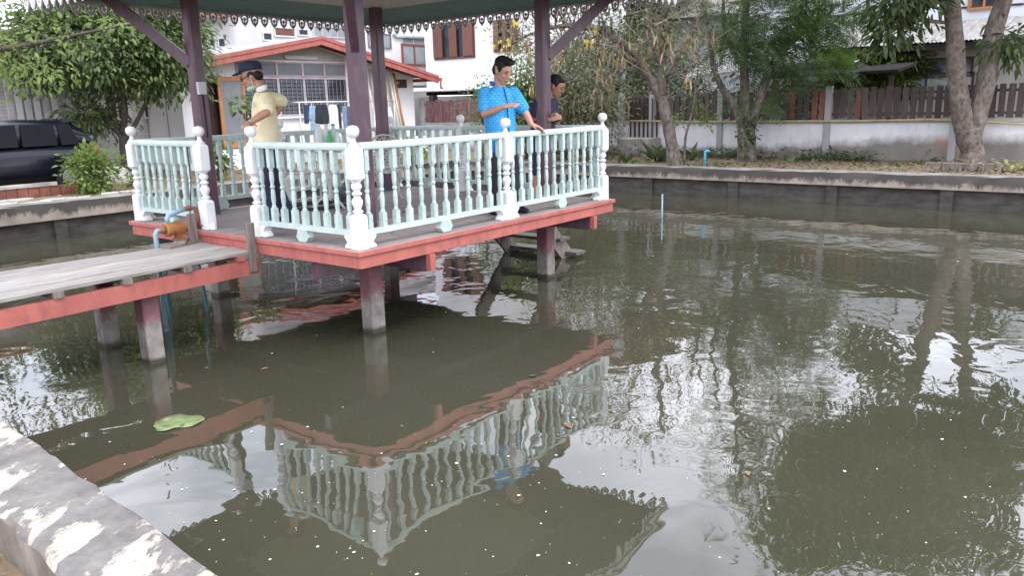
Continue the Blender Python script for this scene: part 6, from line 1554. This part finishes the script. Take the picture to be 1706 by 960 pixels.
skinned(m, 'body', SKIN, root, .0065, 5); face_bits(root, hc, hf, hl, hu, S_)
m = MB(); A = (hf, hl, hu)
m.ell(hc + (hu * .055 - hf * .022) * S_, .100 * S_, .083 * S_, .085 * S_, 18, 10, A); m.ell(hc + (-hf * .065 - hu * .01) * S_, .052 * S_, .072 * S_, .075 * S_, 16, 8, A); m.ell(hc + (hu * .095 + hf * .035) * S_, .055 * S_, .066 * S_, .03 * S_, 16, 8, A)
for q in (-1, 1): m.ell(hc + (hl * q * .066 + hf * .008 + hu * .03) * S_, .034 * S_, .018 * S_, .045 * S_, 12, 8, A)
skinned(m, 'hair', HAIR, root, .007, 3)
m = MB(); m.loft(torso_secs(pel, chest, nb, l, f, 1.06, .03, -.08)[:-1] + [(nb - UP * .005, l, f, .07, .066)])
for a, b_ in ((shR, elR), (shL, elL)): m.cap(a, lerp3(a, b_, .72), .072, .068, 14)
shirt = skinned(m, 'shirt', NAVY, root, .011, 5)
m = MB()
for a, b_ in ((shR, elR), (shL, elL)): p = lerp3(a, b_, .74); d_ = (b_ - a).normalized(); m.cap(p + d_ * .045, p + d_ * .05, .064, .064, 14)
m.build('sleeve_piping', M('red_piping', (.45, .05, .05), None, 5), shirt, True)
m = MB()
for q in (-1, 1): m.loft([(nb + UP * (.01 + .018 * (1 - t)) + f * (.085 * t - .05) + l * q * (.066 - .03 * t * t), (l * q * .6 + f * .4 * t).normalized(), UP, .013, .024) for t in (0, .3, .6, .85, 1.0)], 10)
m.build('collar', WHITEC, shirt, True)
MB().ell(chest + f * .128 - l * .06 + UP * .07, .008, .022, .012, 10, 6, (f, l, UP)).build('chest_badge', M('red_badge', (.5, .05, .06), None, 5), shirt, True)
m = MB(); m.loft([(pel + UP * .03, l, f, .158, .12), (pel - UP * .10, l, f, .16, .12), (pel - UP * .17, l, f, .14, .10)])
for hp, ft in ((pel - l * .08, ftR), (pel + l * .08, ftL)): m.cap(hp - UP * .05, lerp3(hp, ft, .5) + f * .02 - UP * .02, .098, .088, 14)
skinned(m, 'shorts', NAVYT, root, .012, 4)
for ft in (ftR, ftL): MB().loft([(Vector((ft.x, ft.y, ZD + z)) + f * .055, f, l, .135, .05) for z in (.003, .018)], 18).build('sandal', M('brown_sandal', (.16, .07, .045), None, 5), root)

# ---------- man in the yellow polo and cap
f, l, u = frame(-_X * .95 - _Yf * .22)
D = 8.45
pel = at_d(442, 246, D); chest = at_d(441, 192, D - .02); nb = at_d(436, 153, D - .02); hc = at_d(420, 127, D - .02)
ftL, ftR = on_z(452, 376, ZD), on_z(482, 369, ZD)
root = thing('person', 'man in a pale yellow polo and navy cap, one hand on a post', 'person', (pel.x, pel.y, ZD))
hf, hl, hu = frame(-_X * .90 - _Yf * .12 - UP * .36); S_ = 1.04
m = MB(); head(m, hc, hf, hl, hu, S_, nb); m.loft(torso_secs(pel, chest, nb, l, f, .92))
shL, shR = at_d(444, 166, D - .20), at_d(449, 164, D + .16)
ball = Vector((0, YA, ZD + 1.03))
elL, wrL = at_d(444, 187, D - .42), at_d(415, 205, 7.93)
elR, wrR = at_d(473, 170, D + .26), at_d(456, 193, D + .12)
arm(m, shL, elL, wrL); arm(m, shR, elR, wrR)
hand(m, wrL, (ball + Vector((-.03, 0, .05)) - wrL) + (-_X) * .04 - UP * .02, UP * .7 - _Yf * .6, 1, .75, 1.08); hand(m, wrR, (pel + UP * .12 + l * -.1 - wrR), -f, 1, .5)
for hp, ft in ((pel + l * .085, ftL), (pel - l * .085, ftR)):
    kn = lerp3(hp, ft, .5) + f * .03; leg(m, hp - UP * .05, kn, Vector((ft.x, ft.y, ZD + .09)))
skinned(m, 'body', SKIN, root, .0065, 5); face_bits(root, hc, hf, hl, hu, S_)
A = (hf, hl, hu)
m = MB(); m.ell(hc + (-hf * .048 - hu * .005) * S_, .060 * S_, .079 * S_, .070 * S_, 16, 8, A)
for q in (-1, 1): m.ell(hc + (hl * q * .068 - hf * .005 + hu * .015) * S_, .040 * S_, .016 * S_, .035 * S_, 12, 8, A)
skinned(m, 'hair', HAIR, root, .007, 3)
cm = MB(); cf, cl_, cu = frame(-_X * .95 - _Yf * .12 - UP * .12); cc = hc + (hu * .055 - hf * .012) * S_
cm.loft([(cc + cu * z * S_ - cf * o * S_, cl_, cf, a * S_, b_ * S_) for z, o, a, b_ in ((0, 0, .088, .112), (.03, .0, .089, .113), (.06, .003, .082, .104), (.082, .008, .060, .078), (.092, .01, .025, .03))], 24, 2.2)
capo = cm.build('cap', NAVY, root, True)
bm_ = MB(); rs3 = []
for t in (0, .35, .7, 1):
    rs3.append([cc + (cf * (.085 + .095 * t) + cl_ * (.082 * (1 - .55 * t * t)) * a + cu * (.004 - .022 * t - .012 * a * a) ) * S_ + cu * z for a, z in ((-1, 0), (-.5, .0), (0, 0), (.5, 0), (1, 0), (1, .006), (.5, .006), (0, .006), (-.5, .006), (-1, .006))])
bm_.rings(rs3).build('cap_brim', NAVY, capo, True)
g = MB(); 
for q in (-1, 1):
    e = hc + (hf * .104 + hl * q * .034 + hu * .005) * S_
    g.tube([e + (hl * .026 * math.cos(2 * PI * k / 12) + hu * .018 * math.sin(2 * PI * k / 12)) * S_ for k in range(13)], .0035, 5)
    g.tube([e + hl * q * .026 * S_ + hu * .006, hc + (hl * q * .081 + hf * .05 + hu * .012) * S_, hc + (hl * q * .083 - hf * .005 + hu * .014) * S_], .0035, 5)
g.build('glasses', BLACKRUB, root, True)
mk = MB().ell(hc + (hf * .048 - hu * .100) * S_, .060 * S_, .062 * S_, .030 * S_, 18, 10, A).build('face_mask', MINT, root, True)
for q in (-1, 1): MB().tube([hc + (hl * q * .058 + hf * .03 - hu * .09) * S_, hc + (hl * q * .078 + hf * .012 - hu * .05) * S_, hc + (hl * q * .088 - hf * .004 - hu * .0) * S_], .0028, 4).build('mask_strap', WHITEC, mk)
m = MB(); m.loft(torso_secs(pel, chest, nb, l, f, 1.07, .022, -.03)[:-1] + [(nb - UP * .005, l, f, .072, .07)])
for a, b_ in ((shL, elL), (shR, elR)): m.cap(a, lerp3(a, b_, .35), .080, .080, 14); m.cap(lerp3(a, b_, .35), lerp3(a, b_, .78), .080, .076, 14)
shirt = skinned(m, 'shirt', YELLOW, root, .011, 5)
m = MB()
for q in (-1, 1): m.loft([(nb + UP * (.016 + .03 * (1 - t)) + f * (.095 * t - .055) + l * q * (.068 - .03 * t * t), (l * q * .6 + f * .4 * t).normalized(), UP, .014, .030) for t in (0, .3, .6, .85, 1.0)], 10)
m.build('collar', WHITEC, shirt, True)
bc = at_d(418, 173, D - .20); MB().bar(bc - UP * .025, bc + UP * .025, .04, .012, f).build('name_badge', M('blue_badge', (.10, .30, .45), None, 6, rough=.4), shirt)
wc = lerp3(elL, wrL, .94); wd_ = (wrL - elL).normalized(); a1 = wd_.cross(UP).normalized(); a2 = wd_.cross(a1)
wt = MB().tube([wc + (a1 * math.cos(2 * PI * k / 14) + a2 * math.sin(2 * PI * k / 14)) * .034 for k in range(15)], .007, 6).build('watch', METAL, root, True)
MB().ell(wc - a2 * .036 - _Yf * .008, .018, .018, .008, 10, 6, (wd_, a1, a2)).build('watch_face', BLACKRUB, wt, True)
m = MB(); m.loft([(pel + UP * .04, l, f, .160, .122), (pel - UP * .10, l, f, .165, .12), (pel - UP * .17, l, f, .15, .10)])
for hp, ft in ((pel + l * .085, ftL), (pel - l * .085, ftR)):
    kn = lerp3(hp, ft, .5) + f * .03; an = Vector((ft.x, ft.y, ZD + .05)); m.cap(hp - UP * .05, kn, .100, .082, 14); m.cap(kn, an, .082, .072, 14)
skinned(m, 'trousers', NAVYT, root, .012, 5)
for ft in (ftR, ftL): mm = MB(); shoe(mm, ft, f, l); skinned(mm, 'shoe', SHOE, root, .009, 3)
